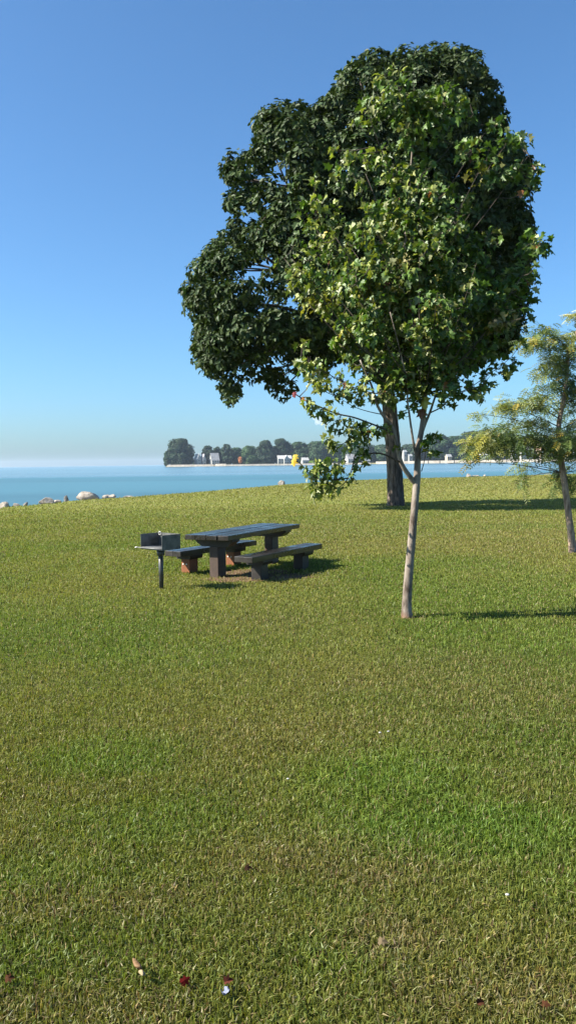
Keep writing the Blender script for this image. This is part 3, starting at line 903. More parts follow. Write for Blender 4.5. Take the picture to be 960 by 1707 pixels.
# frond: arching rachis with paired leaflets
fr_v, fr_f = [], []
for i in range(5):
    a_ = .10 + .84 * i / 4; z_ = -.22 * a_ * a_
    for sgn in (1, -1):
        b0 = len(fr_v)
        ln = .30 * (1 - .5 * abs(a_ - .5))
        fr_v += [(a_ - .06, 0, z_), (a_ + .0, sgn * ln * .5, z_ + .03), (a_ + .13, sgn * ln, z_ - .05), (a_ + .10, sgn * ln * .45, z_ - .02)]
        fr_f.append((b0, b0 + 1, b0 + 2, b0 + 3))
fr_v = np.array(fr_v)
P, N, T, L, W, C = [], [], [], [], [], []
for (px_, py_, hw, hh, dy, n) in sprays:
    n = int(n * 1.9)
    c_ = at(px_, py_, YL + dy); hw_, hh_ = hw * PX, hh * PX
    i = int(np.argmin([np.linalg.norm((p - c_) * np.array([1, 1, 1.3]) + np.array([0, 0, .15 + .25 * abs(p[0] - c_[0])])) for p in lp_]))
    i = max(i, 22)
    p0 = lp_[i]
    mb = MB()
    mid = (p0 + c_) / 2 + np.array([0, 0, .06])
    bp, br = spline([p0, mid, c_, c_ + (c_ - mid) * .35 + np.array([0, 0, -.05])], [min(lr_[i] * .4, .012), .007, .004, .002], 5)
    mb.tube(bp, br, 7, True, .05)
    q = RNG.normal(0, .55, (n, 3)) * np.array([hw_, min(hw_, .45), hh_ * 1.35])
    q = np.clip(q, [-hw_, -hw_, -hh_ * 1.8], [hw_, hw_, hh_ * 1.2])
    pos = c_ + q
    for k in range(0, n, 16):
        a_ = bp[random.randrange(6, len(bp))]
        mb.tube([a_, (a_ + pos[k]) / 2 + np.array([0, 0, .02]), pos[k]], [.004, .003, .002], 4, False)
    mb.build('branch', M['twig'], loc, True, BASE_L)
    hang = 1.2 if hh > hw else .35
    ang = RNG.random(n) * 6.283
    outd = np.sign(c_[0] - p0[0]) if abs(c_[0] - p0[0]) > .1 else 0
    T.append(np.stack([np.cos(ang) * .9 + .15 * outd, np.sin(ang) * .9, RNG.normal(-.55, .55, n) - hang * .7], 1))
    N.append(np.stack([RNG.normal(-.25, .6, n), RNG.normal(-.35, .6, n), np.ones(n)], 1))
    P.append(pos); l_ = RNG.uniform(.15, .25, n); L.append(l_); W.append(l_ * 1.2)
    yel = np.clip(.22 + RNG.normal(0, .25) + (.3 if py_ > 660 and px_ < 900 else 0) - (.5 if dy >= .5 else 0), 0, 1)
    a1, a2 = np.array([.105, .16, .048]), np.array([.29, .27, .05])
    yv = np.clip(yel + RNG.normal(0, .22, (n, 1)), 0, 1)
    c = a1 * (1 - yv) + a2 * yv
    c = c * (.5 + 1.0 * RNG.random((n, 1)))
    u = RNG.random(n)
    c = np.where((u > .97)[:, None], np.array([.38, .28, .03]), c)
    C.append(c)
V, Fq, Cc = place_leaves(*[np.concatenate(a_) for a_ in (P, N, T, L, W)], fr_v, [fr_f], np.concatenate(C))
mesh_np('crown', V, Fq, M['leaf_locust'], loc, Cc, False, BASE_L)

# ------------------------------------------------------------------ picnic table and benches
def make_table():
    c0 = np.array([-.775, 15.15])
    th = math.atan2(2.56, 1.19) - R(1)
    e = empty('picnic_table', (c0[0], c0[1], 0), th, label='heavy dark timber picnic table between two low benches', cat='table')
    Lh, Wd, top, tk = 1.40, .86, .755, .085
    mb = MB(); n = 4; w_ = Wd / n
    for k in range(n):
        y0 = -Wd / 2 + k * w_
        e0 = random.uniform(-.012, .012)
        mb.box(-Lh + e0, Lh + e0, y0 + .004, y0 + w_ - .004, top - tk, top + random.uniform(-.003, .003), .008)
    mb.build('tabletop', M['timber_top'], e)
    for sx in (-1, 1):
        x = sx * 1.02
        mb = MB(); mb.prism([(-.37, top - tk - .003), (.37, top - tk - .003), (.37, top - tk - .04), (.25, top - tk - .13), (-.25, top - tk - .13), (-.37, top - tk - .04)], x - .12, x + .12, 'x')
        mb.build('crossbeam', M['timber_dark'], e)
        mb = MB(); mb.box(x - .135, x + .135, -.085, .085, -.1, top - tk - .132, .012)
        mb.build('post', M['timber_brown'], e)
    return e


def bolt(parent, x, y, z, r=.013):
    mb = MB()
    n = 10
    vs = [(x - .008, y + r * math.cos(2 * math.pi * k / n), z + r * math.sin(2 * math.pi * k / n)) for k in range(n)]
    vs += [(x + .004, y + r * 1.2 * math.cos(2 * math.pi * k / n), z + r * 1.2 * math.sin(2 * math.pi * k / n)) for k in range(n)]
    mb.add(vs, [tuple(range(n))] + [(k, (k + 1) % n, (k + 1) % n + n, k + n) for k in range(n)])
    return mb.build('bolt', M['bolt'], parent)


def make_bench(center, th, length, legs, label, legmat):
    e = empty('bench', (center[0], center[1], 0), th, label=label, cat='bench', group='timber benches at the picnic table')
    Wd, top, tk = .37, .435, .095
    mb = MB()
    for k in range(2):
        y0 = -Wd / 2 + k * Wd / 2
        e0 = random.uniform(-.012, .012)
        mb.box(-length / 2 + e0, length / 2 + e0, y0 + .003, y0 + Wd / 2 - .003, top - tk, top, .008)
    mb.build('seat', M['timber_top'], e)
    for x in legs:
        mb = MB(); mb.prism([(-.17, top - tk - .003), (.17, top - tk - .003), (.17, top - tk - .03), (.15, top - tk - .075), (-.15, top - tk - .075), (-.17, top - tk - .03)], x - .17, x + .17, 'x')
        mb.build('crossbeam', M['timber_dark'], e)
        mb = MB(); mb.box(x - .12, x + .12, -.095, .095, -.1, top - tk - .077, .010)
        leg = mb.build('leg', M[legmat], e)
        if legmat == 'timber_red':
            for yy in (-.03, .045): bolt(leg, x - .121, yy, .17)
    return e


make_table()
make_bench((-.08 - .05, 14.48), math.atan2(2.13, 1.22), 2.45, (-.72, .72), 'low timber bench with dark legs, on the shaded side of the table', 'timber_dark')
make_bench((-1.40, 15.42), R(57), 2.30, (-.70, .62), 'low timber bench with red brown bolted legs, behind the grill', 'timber_red')

# ------------------------------------------------------------------ park grill
pg = gnd(269.5, 982)
zt = (982 - 913) / 1380 * pg[1]
gr = empty('park_grill', pg, R(-42), label='grey steel barbecue grill on a single post set in the lawn', cat='grill')
mb = MB(); mb.tube([(0, 0, -.1), (0, 0, zt - .02)], .037, 16); mb.build('post', M['steel_post'], gr, True)
mb = MB(); mb.tube([(0, 0, zt - .115), (0, 0, zt - .105), (0, 0, zt - .012)], [.056, .062, .062], 18); mb.build('collar', M['steel_post'], gr, True)
# box: local x = width, local -y = open front
bw, bd, bh, tk = .26, .185, .225, .006
mb = MB(); mb.box(-bw, bw, -bd, bd, zt - .010, zt, .002); mb.build('floor_plate', M['firebox'], gr)
mb = MB()
mb.box(-bw, -bw + tk, -bd, bd, zt + .0005, zt + bh, .002)
mb.box(bw - tk, bw, -bd, bd, zt + .0005, zt + bh, .002)
mb.box(-bw + tk + .0005, bw - tk - .0005, bd - tk, bd, zt + .0005, zt + bh, .002)
mb.build('side_walls', M['firebox'], gr)
mb = MB()
mb.tube([(-bw - .05, -bd - .02, zt + .014), (bw - .012, -bd - .012, zt + .014)], .0075, 8)
mb.tube([(-bw + .02, bd - .03, zt + .02), (bw - .02, bd - .03, zt + .02)], .006, 8)
for k in range(13):
    x = -bw + .03 + k * (2 * bw - .06) / 12
    mb.tube([(x, -bd - .012, zt + .022), (x, bd - .02, zt + .022)], .005, 6)
gt = mb.build('grate', M['steel'], gr, True)
mb = MB()
mb.tube([(-bw - .05, -bd - .02, zt + .014), (-bw - .07, -bd - .03, zt + .014), (-bw - .09, -bd - .045, zt + .01)], [.012, .012, .008], 8)
mb.build('handle', M['steel_bright'], gt, True)
# coil ring hooked on the back corner
mb = MB()
ring = [(-bw + .045 + .028 * math.cos(a_), bd - .02, zt + bh - .01 + .026 * math.sin(a_)) for a_ in np.linspace(0, 2 * math.pi, 17)]
mb.tube(ring, .006, 8); mb.build('ring', M['steel_bright'], gr, True)
# shallow ash bed
mb = MB(); k = 14
pts = []
for i in range(k):
    for j in range(k):
        x = -bw + .01 + (2 * bw - .02) * i / (k - 1); y = -bd + .03 + (2 * bd - .05) * j / (k - 1)
        pts.append((x, y, zt + .003 + .010 * random.random()))
mb.add(pts, [(i * k + j, (i + 1) * k + j, (i + 1) * k + j + 1, i * k + j + 1) for i in range(k - 1) for j in range(k - 1)])
mb.build('ash_bed', M['ash'], gr, True)

# ------------------------------------------------------------------ rocks on the water's edge
def rock(px, py, wpx, hpx, label, mat='rock', squash=1.0, seed=0, dpt=.0):
    """boulder whose foot stands at the lawn edge seen at px, py"""
    p = gnd(px, py, -.05) if dpt == 0 else at(px, py, dpt)
    d_ = p[1]; p[1] += .25
    rw = wpx * d_ / F / 2; rh = hpx * d_ / F
    import bmesh
    bm = bmesh.new(); bmesh.ops.create_icosphere(bm, subdivisions=4, radius=1)
    vs = np.array([v.co[:] for v in bm.verts])
    rs = np.random.default_rng(seed + 50)
    # facet by random cutting planes
    for _ in range(11):
        nn = norm(rs.normal(0, 1, 3)); dd = rs.uniform(.55, .86)
        k = vs @ nn - dd
        vs = vs - np.where(k > 0, k, 0)[:, None] * nn * .93
    vs = vs * (1 + .10 * (fbm(vs[:, 0] * 3 + seed, vs[:, 1] * 3, vs[:, 2] * 3) - .5))[:, None]
    vs[:, 0] *= rw * 1.06; vs[:, 1] *= rw * .8; vs[:, 2] = (vs[:, 2] + .35) * rh / 1.05
    for v, c_ in zip(bm.verts, vs): v.co = c_
    me = bpy.data.meshes.new('boulder'); bm.to_mesh(me); bm.free()
    for f in me.polygons: f.use_smooth = False
    me.materials.append(M[mat])
    o = bpy.data.objects.new('boulder', me); o.location = Vector(p); o.rotation_euler = (0, 0, 0)
    link(o)
    tag(o, label, 'rock', 'boulders along the water edge')


rock(6, 847, 18, 8, 'craggy pale boulder at the far end of the row, by the picture edge', 'rock', seed=1)
rock(24, 845, 14, 5, 'low pale slab between the end boulder and a small grey stone', 'rock', seed=2)
rock(41, 843, 9, 5, 'small dark grey stone on the water edge', 'rock_grey', seed=3)
rock(76, 841, 24, 10, 'rounded pale boulder with a dark shaded side, second largest in the row', 'rock', seed=4)
rock(94, 838, 14, 5, 'low flat pale stone beside the rounded boulder', 'rock', seed=5)
rock(109, 836, 9, 8, 'small upright grey stone standing between the large boulders', 'rock_grey', seed=6)
rock(145, 833, 38, 12, 'largest boulder of the row, cream coloured with a dark right flank', 'rock', seed=7)
rock(176, 830.5, 18, 6, 'slanting pale slab next to the largest boulder', 'rock', seed=8)
rock(186, 830.5, 16, 5, 'long low cream stone ending the boulder row', 'rock', seed=9)
rock(213, 829, 16, 2.2, 'thin strip of pale stone just showing over the lawn edge', 'rock', seed=12)
rock(470, 808, 13, 6, 'single white stone on the lawn edge below the far white house', 'rock', seed=10)
rock(781, 794.5, 8, 4, 'small white stone on the lawn edge between maple and locust', 'rock', seed=11)
rock(793, 794.5, 18, 2, 'thin flat white stone on the lawn edge between maple and locust', 'rock', seed=13)
rock(808, 794, 6, 2.2, 'tiny pale stone beside the thin flat white one', 'rock', seed=14)

# ------------------------------------------------------------------ far shore
DF = 1000.0


def fx(px, d=DF): return (px - 480) / F * d
def fz(px, py, d=DF): return at(px, py, d)[2]


sv = [(-148, 1002), (-120, 1000), (0, 1000), (200, 1000), (420, 1003), (1600, 1050), (3500, 2800), (-60, 2800), (-118, 1100), (-146, 1016)]
mb = MB()
inn = [(x + (2 if x < 0 else 0), y + 6, .9) for x, y in sv]
n = len(sv)
mb.add([(x, y, WZ - 1) for x, y in sv] + inn, [(i, (i + 1) % n, (i + 1) % n + n, i + n) for i in range(n)] + [tuple(range(n, 2 * n))])
tag(mb.build('far_shore', M['shore']), 'low wooded shore across the lake', 'shore', kind='structure')


def seawall(name, px0, px1, zt_, run, mat, label, y0=None, cap=True):
    """battered wall: sloping face to the water with a coping"""
    y0 = y0 or DF - .5
    x0, x1 = fx(px0), fx(px1)
    mb = MB()
    e = empty(name, ((x0 + x1) / 2, y0, WZ), label=label, cat='seawall', group='seawalls on the far shore')
    o = ((x0 + x1) / 2, y0, WZ)
    k = max(2, int((x1 - x0) / 6))
    xs = np.linspace(x0, x1, k)
    vs, fs = [], []
    for x in xs:
        j = random.uniform(-.12, .12)
        vs += [(x, y0, WZ - .5), (x, y0 + run + j, zt_ + j * .6), (x, y0 + run + 1.2, zt_ + j * .6), (x, y0 + run + 1.2, WZ - .5)]
    for i in range(k - 1):
        b = i * 4
        fs += [(b + q, b + 4 + q, b + 4 + (q + 1) % 4, b + (q + 1) % 4) for q in range(4)]
    fs += [(0, 1, 2, 3), tuple(b + 4 + q for q in (3, 2, 1, 0))]
    mb.add(vs, fs); mb.build('wall_face', M[mat], e, False, o)
    if cap:
        mb = MB(); mb.box(x0, x1, y0 + run + .1, y0 + run + 1.6, zt_ + .1, zt_ + .4)
        mb.build('coping', M['concrete_white'], e, False, o)
    return e


seawall('seawall', 280, 357, 1.6, 2.2, 'concrete', 'long beige seawall below the large round tree at the tip of the far shore')
seawall('seawall', 360, 378, 2.0, 2.4, 'concrete_white', 'short bright white seawall in front of the grey roofed house')
seawall('seawall', 378.6, 460, 1.1, 1.6, 'concrete_grey', 'low grey seawall below the small orange tree')
seawall('seawall', 461, 618, 1.0, 1.6, 'concrete_grey', 'low grey seawall below the white two storey house')
seawall('seawall', 628, 658, 2.2, 5.0, 'concrete_white', 'short pale sloping bank behind the broad tree trunk')
seawall('seawall', 659, 1240, 2.5, 3.4, 'concrete_white', 'long cream coloured sloping seawall behind the maple and locust', cap=False)
for i, (px_, lab) in enumerate([(714, 'dark mooring post by the seawall, just beside the maple trunk'), (733, 'dark mooring post by the seawall, second from the maple trunk'), (757, 'dark mooring post by the seawall, midway from maple to locust'), (844, 'dark mooring post by the seawall, in the gap of the locust foliage')]):
    mb = MB(); x = fx(px_); mb.tube([(x, DF - 1.2, WZ - 1), (x, DF - 1.2, 2.6)], .55, 10)
    tag(mb.build('mooring_post', M['dark_post'], None, True, (x, DF - 1.2, WZ)), lab, 'post', 'mooring posts along the far seawall')


def house(px0, px1, pytop, pyeave, label, wall, roof, depth=9, yaw=25, d=DF + 16, ridge='x', nwin=3, name='house', wins=True, base_py=None):
    x0, x1 = fx(px0, d), fx(px1, d)
    w_ = x1 - x0; cx_ = (x0 + x1) / 2
    zt_, ze = fz((px0 + px1) / 2, pytop, d), fz((px0 + px1) / 2, pyeave, d)
    z0 = .9
    e = empty(name, (cx_, d, z0), R(yaw), label=label, cat='house' if name == 'house' else name.replace('_', ' '))
    w_ = w_ / math.cos(R(yaw)) * .86
    a_, b_, he, ht = w_ / 2, depth / 2, ze - z0, zt_ - z0
    mb = MB()
    if ridge == 'x':
        mb.prism([(-b_, 0), (b_, 0), (b_, he), (0, ht - .25), (-b_, he)], -a_, a_, 'x')
    else:
        mb.prism([(-a_, 0), (a_, 0), (a_, he), (0, ht - .25), (-a_, he)], -b_, b_, 'y')
    mb.build('wall', M[wall], e)
    mb = MB()
    o_ = .5
    if ridge == 'x':
        for s_ in (-1, 1):
            sl_ = (ht - he) / b_
            mb.prism([(s_ * (b_ + o_), he - o_ * sl_), (0, ht), (0, ht + .3), (s_ * (b_ + o_), he - o_ * sl_ + .3)], -a_ - o_, a_ + o_, 'x')
    else:
        for s_ in (-1, 1):
            sl_ = (ht - he) / a_
            mb.prism([(s_ * (a_ + o_), he - o_ * sl_), (0, ht), (0, ht + .3), (s_ * (a_ + o_), he - o_ * sl_ + .3)], -b_ - o_, b_ + o_, 'y')
    mb.build('roof', M[roof], e)
    if wins:
        fy = -b_
        rows = 2 if he > 5.5 else 1
        for r_ in range(rows):
            for k in range(nwin):
                x = -a_ + (k + .5) * 2 * a_ / nwin; z = .9 + r_ * he / rows
                mb = MB(); mb.box(x - .55, x + .55, fy - .06, fy + .05, z, z + min(1.5, he * .35)); mb.build('window', M['glass'], e)
        mb = MB(); mb.box(a_ * .15, a_ * .15 + 1.1, fy - .05, fy + .04, .02, min(2.2, he * .6)); mb.build('door', M['dark_post'], e)
    return e


house(352, 366, 755.5, 767, 'far house with a broad grey roof above a white porch', 'white_wall', 'roof_grey', 11, 20, nwin=3)
house(327.5, 334.5, 757, 765, 'narrow far white gabled house beside the large round tree', 'white_wall', 'roof_pale', 10, 30, ridge='y', nwin=1)
house(337.5, 343, 757, 766, 'small far pale gabled hut behind the beige seawall', 'white_wall', 'roof_grey', 8, 30, ridge='y', nwin=1)
house(462, 488, 759.5, 764.5, 'white two storey far house with a long pale roof', 'white_wall', 'roof_pale', 10, 12, nwin=5)
house(474, 483, 759, 765, 'white gabled wing in front of the long two storey far house', 'white_wall', 'roof_pale', 5, 12, d=DF + 9, ridge='y', nwin=2)
house(503, 515, 763, 767, 'low white far bungalow half hidden by maple leaves', 'white_wall', 'roof_pale', 7, 20, nwin=3)
house(577, 593, 757, 765, 'far house with a grey roof seen through the low maple sprays', 'white_wall', 'roof_grey', 10, 20, nwin=3)
house(605, 616, 762, 767.5, 'small white far cottage beside the broad tree trunk', 'white_wall', 'roof_pale', 7, 20, nwin=2)
house(671.5, 677.5, 750.5, 753, 'slim white far tower like building between the two trunks', 'white_wall', 'roof_pale', 4, 30, nwin=1)
house(679.5, 687, 757, 760, 'small white far shed between the two trunks', 'white_wall', 'roof_pale', 5, 30, nwin=1)
house(743, 752, 757.5, 761, 'low tan far shed just above the cream seawall', 'tan_wall', 'roof_pale', 5, 25, nwin=2)
house(849, 859, 743, 749, 'pale narrow far house in the gap of the locust foliage', 'white_wall', 'roof_grey', 9, 25, ridge='y', nwin=2)
house(862, 885, 744, 750, 'wide far house with two pale roofs behind the locust', 'white_wall', 'roof_grey', 11, 18, nwin=5)
house(896, 904, 738, 748, 'steep tan gabled far house behind the locust', 'tan_wall', 'roof_tan', 9, 25, ridge='y', nwin=1)
house(940, 957, 750, 757, 'white far house partly behind the locust trunk', 'white_wall', 'roof_pale', 9, 20, nwin=3)

# gazebo
gx_, gd = fx(805, DF + 8), DF + 8
z_e, z_t, z_b = fz(805, 758.5, gd), fz(805, 754.5, gd), 1.2
ga = empty('gazebo', (gx_, gd, z_b), R(15), label='white open gazebo standing on the far cream seawall', cat='gazebo')
hw = 4.2
for sx in (-1, 1):
    for sy in (-1, 1):
        mb = MB(); mb.box(sx * (hw - .6) - .22, sx * (hw - .6) + .22, sy * (hw - .6) - .22, sy * (hw - .6) + .22, 0, z_e - z_b); mb.build('post', M['white_wall'], ga)
mb = MB(); a_ = hw + .4
mb.add([(-a_, -a_, z_e - z_b), (a_, -a_, z_e - z_b), (a_, a_, z_e - z_b), (-a_, a_, z_e - z_b), (0, 0, z_t - z_b)], [(0, 1, 4), (1, 2, 4), (2, 3, 4), (3, 0, 4), (3, 2, 1, 0)])
mb.build('roof', M['roof_pale'], ga)


def far_tree(px0, px1, pytop, d, label, tone, shape='round', pybase=None, name='shore_tree', cat='tree'):
    cx_ = fx((px0 + px1) / 2, d); w_ = fx(px1, d) - fx(px0, d)
    zt_ = fz((px0 + px1) / 2, pytop, d); z0 = .9
    e = empty(name, (cx_, d, z0), label=label, cat=cat, group='trees on the far shore')
    o = np.array([cx_, d, z0])
    ht = zt_ - z0
    mb = MB(); mb.tube([o + (0, 0, -.5), o + (0, 0, ht * .3), o + (.3, 0, ht * .75)], [ht * .022 + .15, ht * .017 + .1, .1], 8)
    mb.build('trunk', M['bark_far'], e, True, o)
    low = .06 if shape != 'lolly' else .35
    w_ *= 1.12 if px1 - px0 > 24 or px1 - px0 < 12 else 1.35
    n = max(14, int(34 * (w_ / 20) * (ht / 25)) + 20)
    P, N, T, L, W, C = [], [], [], [], [], []
    for k in range(n):
        h = low + (1 - low) * (random.random() if k % 3 else random.random() * .4)
        # half width profile by height
        t_ = (h - low) / (1 - low)
        pr = {'round': (math.sin(math.pi * min(max(.20 + .75 * t_, 0), 1)) ** .5), 'tall': (math.sin(math.pi * (.10 + .85 * t_)) ** .7), 'lolly': math.sin(math.pi * (.05 + .9 * t_)) ** .6}[shape]
        th = random.random() * 6.283; q = random.random() ** .4
        r_ = max(random.uniform(.11, .19) * w_ * (.75 if shape == 'tall' else 1), 1.5 if w_ < 8 else 2.3)
        c_ = o + np.array([math.cos(th) * q * max(w_ / 2 * pr - r_ * .8, .2), math.sin(th) * q * max(w_ / 2 * pr - r_ * .8, .2), min(h * ht, ht - r_ * .85)])
        m_ = int(75 + 8 * r_ * r_)
        m_ = min(m_, 260)
        dd = norm(RNG.normal(0, 1, (m_, 3)))
        P.append(c_ + dd * r_ * RNG.uniform(.7, 1.05, (m_, 1)) * np.array([1, 1, .85]))
        N.append(dd + RNG.normal(0, .35, (m_, 3)) + np.array([0, 0, .3])); T.append(RNG.normal(0, 1, (m_, 3)) + np.array([0, 0, -.4]))
        l_ = RNG.uniform(.9, 1.7, m_) * (.6 + r_ / 8); L.append(l_); W.append(l_ * .8)
        C.append(np.array(tone) * random.uniform(.75, 1.25) * RNG.uniform(.7, 1.3, (m_, 1)))
    V, Fq, Cc = place_leaves(*[np.concatenate(a_) for a_ in (P, N, T, L, W)], OVAL, OVAL_F, np.concatenate(C))
    mesh_np('crown', V, Fq, M['leaf_far'], e, Cc, False, o)


DK, MD, LT = (.017, .040, .017), (.025, .058, .020), (.042, .085, .027)
far_tree(281, 324, 731, DF + 20, 'largest round dark tree standing at the tip of the far shore', DK)
far_tree(275, 285, 752, DF + 12, 'small low tree leaning over the water at the tip of the far shore', MD)
far_tree(340, 356, 743, DF + 30, 'round tree behind the small pale hut on the far shore', DK)
far_tree(355, 373, 744, DF + 38, 'rounded tree rising behind the grey roofed far house', DK)
far_tree(371, 390, 740, DF + 20, 'tall narrow dark tree beside the grey roofed far house', DK, 'tall')
far_tree(386, 406, 746, DF + 30, 'mid green tree behind the small orange tree', MD)
far_tree(398.5, 405.5, 762, DF + 8, 'small orange leaved tree above the low grey seawall', (.55, .22, .08), 'lolly')
far_tree(402, 434, 743, DF + 26, 'pale green spreading tree between orange tree and dark pair', LT)
far_tree(430, 462, 733.5, DF + 24, 'dark round tree of the tall pair left of the white two storey house', DK)
far_tree(455, 486, 731, DF + 30, 'dark round tree of the tall pair directly behind the white two storey house', DK)
far_tree(482, 517, 736.5, DF + 30, 'broad green tree to the right of the dark pair on the far shore', MD)
far_tree(512, 552, 735.5, DF + 28, 'broad green far tree above the low white bungalow', MD)
far_tree(545, 585, 740, DF + 34, 'green far tree seen through the drooping maple sprays', LT)
far_tree(574, 628, 738, DF + 36, 'wide far tree behind the small white cottage', MD)
far_tree(618, 672, 741, DF + 36, 'wide far tree behind the broad tree trunk', MD)
far_tree(664, 716, 740, DF + 36, 'wide far tree behind the slim white tower', DK)
far_tree(706, 750, 724, DF + 34, 'tall far tree just right of the maple trunk', MD)
far_tree(738, 778, 727, DF + 34, 'rounded far tree above the low tan shed', MD)
far_tree(762, 812, 719, DF + 40, 'tallest far tree between maple and locust', DK)
far_tree(796, 846, 724, DF + 36, 'far tree behind the white gazebo', MD)
far_tree(834, 880, 728, DF + 42, 'far tree behind the pale narrow house', MD)
far_tree(872, 922, 725, DF + 42, 'far tree behind the wide house with two pale roofs', DK)
far_tree(912, 962, 726, DF + 42, 'far tree behind the locust trunk', MD)
far_tree(955, 1010, 724, DF + 42, 'far tree at the picture edge beyond the locust', MD)
# more of the wood behind, one low mass of distant tree tops filling the line
P, N, T, L, W, C = [], [], [], [], [], []
for k in range(1300):
    px_ = random.choice((random.uniform(324, 1150), random.uniform(336, 640))); d_ = DF + random.uniform(55, 120)
    zt_ = fz(px_, (746 if px_ > 381 else 750 if px_ > 341 else 760) - (px_ - 383) * .020, d_) * (random.uniform(.5, .95) if px_ > 392 else random.uniform(.72, 1.0))
    c_ = np.array([fx(px_, d_), d_, .9 + (zt_ - 4) * random.random() ** .5]); r_ = random.uniform(3, 5)
    m_ = 60
    dd = norm(RNG.normal(0, 1, (m_, 3)))
    P.append(c_ + dd * r_ * RNG.uniform(.7, 1.05, (m_, 1))); N.append(dd + RNG.normal(0, .3, (m_, 3))); T.append(RNG.normal(0, 1, (m_, 3)))
    l_ = RNG.uniform(1.2, 2.2, m_); L.append(l_); W.append(l_ * .8); C.append(np.array(MD) * random.uniform(.7, 1.2) * RNG.uniform(.7, 1.3, (m_, 1)))
V, Fq, Cc = place_leaves(*[np.concatenate(a_) for a_ in (P, N, T, L, W)], OVAL, OVAL_F, np.concatenate(C))
tag(mesh_np('distant_wood', V, Fq, M['leaf_far'], None, Cc), 'continuous band of woodland behind the far shore trees', 'wood', kind='stuff')

# ------------------------------------------------------------------ small litter on the lawn
def fallen(px_, py_, l_, col_, label, tplk=1, n=(0, -.4, 1), tdir=(1, 0, 0), z=.05, w=1.0, tpl=None):
    p = gnd(px_, py_, z)
    V, Fq, Cc = place_leaves(p[None], np.array([n], float), np.array([tdir], float), np.array([l_]), np.array([l_ * w]), MAPLE_T[tplk] if tpl is None else tpl, MAPLE_F if tpl is None else OVAL_F, np.array([col_]))
    o = mesh_np('fallen_leaf', V, Fq, M['fallen'], None, Cc, False, p)
    tag(o, label, 'leaf', 'fallen leaves on the lawn')


fallen(302, 1638, .04, (.05, .006, .006), 'dark red fallen leaf lying in the grass beside the tan curled one', 1, (0.1, -.7, 1), (.6, .4, .2))
fallen(374, 1637, .035, (.085, .027, .02), 'reddish brown fallen leaf lying above the pale blue scrap', 3, (-.2, -.8, 1), (1, .2, .1))
fallen(9, 1632, .035, (.06, .028, .015), 'brown fallen leaf at the corner of the lawn', 2, (0, -.8, 1), (1, .3, .1))
fallen(630, 1568, .04, (.13, .10, .06), 'pale straw coloured withered leaf in the bare patch', 2, (-.3, -.8, 1), (1, -.3, .1))
fallen(408, 1447, .035, (.025, .014, .01), 'dark brown fallen leaf in the middle of the lawn', 2, (-.1, -.8, 1), (1, .1, .1))
fallen(795, 1673, .03, (.06, .025, .015), 'rusty fallen leaf near the bottom of the lawn', 3, (.2, -.8, 1), (1, .4, .1))
fallen(903, 1672, .03, (.07, .03, .016), 'rust brown curled leaf in the bottom corner of the lawn', 1, (-.2, -.8, 1), (1, -.4, .1))
# curled tan leaf (two curled lobes on a stalk)
pt = gnd(232, 1613, .055)
e = empty('curled_leaf', pt, R(0), label='long curled tan dead leaf standing out of the grass', cat='leaf')
mb = MB()
pa = [gnd(223, 1597, .07), gnd(228, 1606, .075), gnd(232, 1613, .07), gnd(236, 1619, .05)]
k = 9; vs = []
for i, p in enumerate(spline(pa, [1] * 4, 4)[0]):
    wv = .013 * math.sin(math.pi * (.08 + .86 * i / 12)) + .001
    for j in range(k):
        th = (j / (k - 1) - .5) * 4.2
        vs.append((p[0] + wv * math.sin(th), p[1] - wv * math.cos(th) * .6, p[2] + wv * math.cos(th) * .5))
fs = [(i * k + j, i * k + j + 1, (i + 1) * k + j + 1, (i + 1) * k + j) for i in range(12) for j in range(k - 1)]
mb.add(vs, fs)
M['tan'] = noisy_mat('tan_dead_leaf', (.12, .062, .022), (.22, .13, .06), 60, rough=.7, bump=.2, bd=.002)
M['tan2'] = noisy_mat('pale_dead_leaf', (.20, .15, .08), (.3, .24, .14), 60, rough=.7, bump=.2, bd=.002)
mb.build('blade', M['tan'], e, True, pt)
mb = MB()
pa = [gnd(231, 1620, .05), gnd(237, 1622, .065), gnd(243, 1624, .06)]
vs = []
for i, p in enumerate(spline(pa, [1] * 3, 5)[0]):
    wv = .012 * math.sin(math.pi * (.06 + .88 * i / 10)) + .001
    for j in range(k):
        th = (j / (k - 1) - .5) * 3.4
        vs.append((p[0] + wv * .2 * math.sin(th), p[1] - wv * math.sin(th), p[2] + wv * math.cos(th) * .8))
fs = [(i * k + j, i * k + j + 1, (i + 1) * k + j + 1, (i + 1) * k + j) for i in range(10) for j in range(k - 1)]
mb.add(vs, fs); o = mb.build('blade', M['tan2'], e, True, pt); o['label'] = 'pale curled tip of the dead leaf'
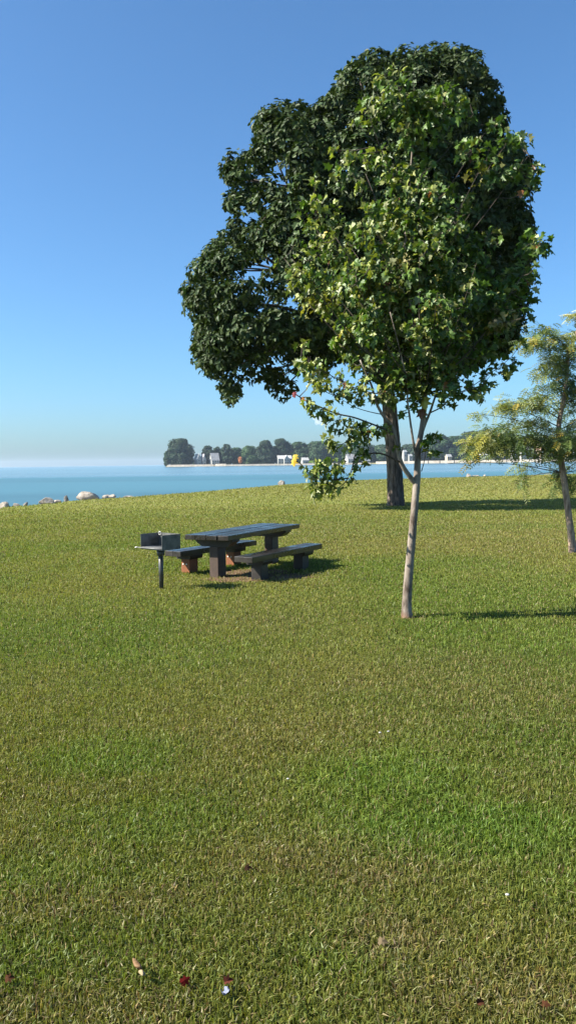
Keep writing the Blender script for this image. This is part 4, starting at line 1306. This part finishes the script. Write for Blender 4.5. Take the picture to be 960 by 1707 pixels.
# scrap of pale blue litter
pt = gnd(376, 1653, .05)
mb = MB(); k = 7; vs = []
for i in range(k):
    for j in range(k):
        a_, b_ = i / (k - 1) - .5, j / (k - 1) - .5
        vs.append((pt[0] + a_ * .026 + .005 * random.uniform(-1, 1), pt[1] + b_ * .024, pt[2] + .012 * math.sin(6 * a_ + 3 * b_) + .006 * random.random()))
mb.add(vs, [(i * k + j, (i + 1) * k + j, (i + 1) * k + j + 1, i * k + j + 1) for i in range(k - 1) for j in range(k - 1)])
M['bluewhite'] = noisy_mat('pale_blue_paper', (.10, .12, .19), (.17, .19, .27), 60, rough=.6, bump=.2, bd=.002)
tag(mb.build('litter_scrap', M['bluewhite'], None, True, pt), 'crumpled pale blue scrap lying below a reddish leaf', 'litter')
for (px_, py_, r_, lab) in [(845, 1491, .011, 'small white petal in the grass, brightest dot on the lawn'), (633, 1221, .012, 'white dot in the turf above the upper bright green patch, left one of two'), (647, 1219, .011, 'white dot in the turf above the upper bright green patch, right one of two'), (480, 1298, .010, 'white dot in the turf near the middle of the lawn')]:
    p = gnd(px_, py_, .055)
    import bmesh
    bm = bmesh.new(); bmesh.ops.create_icosphere(bm, subdivisions=3, radius=r_ * .75)
    for v_ in bm.verts:
        v_.co.z *= .55; v_.co.x *= 1.15; v_.co *= 1 + .15 * (random.random() - .5)
    me = bpy.data.meshes.new('petal'); bm.to_mesh(me); bm.free(); me.materials.append(M['pebble'])
    for f in me.polygons: f.use_smooth = True
    o = bpy.data.objects.new('petal', me); o.location = Vector(p); link(o)
    tag(o, lab, 'petal', 'white petals in the grass')

# ------------------------------------------------------------------ haze and cloud
t = NT('lake_haze'); pv = t.n('ShaderNodeVolumePrincipled')
pv.inputs['Color'].default_value = (.72, .83, 1, 1); pv.inputs['Density'].default_value = .00007; pv.inputs['Anisotropy'].default_value = .25
t.l(pv.outputs[0], t.out.inputs['Volume'])
mb = MB(); mb.box(-7300, 7300, -7300, 7300, WZ - 2.0, 48)
hz = mb.build('haze', t.m)
tag(hz, 'thin pale summer haze lying over the lake', 'haze', kind='stuff')

t = NT('cloud_vapour'); pv = t.n('ShaderNodeVolumePrincipled')
pv.inputs['Color'].default_value = (1, 1, 1, 1); pv.inputs['Density'].default_value = .007; pv.inputs['Anisotropy'].default_value = .1
t.l(pv.outputs[0], t.out.inputs['Volume'])
import bmesh
bm = bmesh.new()
dc = 9000
for (px_, py_, rp) in [(525, 696, 5), (532, 701, 7), (520, 692, 3), (538, 704, 6), (528, 705, 4), (544, 707, 4), (535, 695, 3.5)]:
    c_ = at(px_, py_, dc + random.uniform(-30, 30)); r_ = rp / F * dc
    r = bmesh.ops.create_icosphere(bm, subdivisions=3, radius=r_)
    for v_ in r['verts']:
        q = np.array(v_.co)
        v_.co = Vector(c_ + q * (1 + .5 * (float(fbm(np.array([q[0] / r_ * 1.8 + px_]), np.array([q[1] / r_ * 1.8]), np.array([q[2] / r_ * 1.8]))[0]) - .5)))
me = bpy.data.meshes.new('cloud'); bm.to_mesh(me); bm.free(); me.materials.append(t.m)
co = bpy.data.objects.new('cloud', me); link(co)
rm = co.modifiers.new('union', 'REMESH'); rm.mode = 'VOXEL'; rm.voxel_size = 7
tag(co, 'small white puff of cloud low in the sky behind the maple sprays', 'cloud')

# ------------------------------------------------------------------ render settings
S.render.engine = 'CYCLES'
S.view_settings.view_transform = 'Standard'
S.view_settings.look = 'None'
S.view_settings.exposure = 1.70
S.view_settings.gamma = 1
S.view_settings.use_curve_mapping = False
S.render.film_transparent = False
cy = S.cycles
cy.max_bounces = 6; cy.diffuse_bounces = 3; cy.glossy_bounces = 2; cy.transmission_bounces = 4; cy.transparent_max_bounces = 4; cy.volume_bounces = 2
cy.use_denoising = True
cy.caustics_reflective = False; cy.caustics_refractive = False
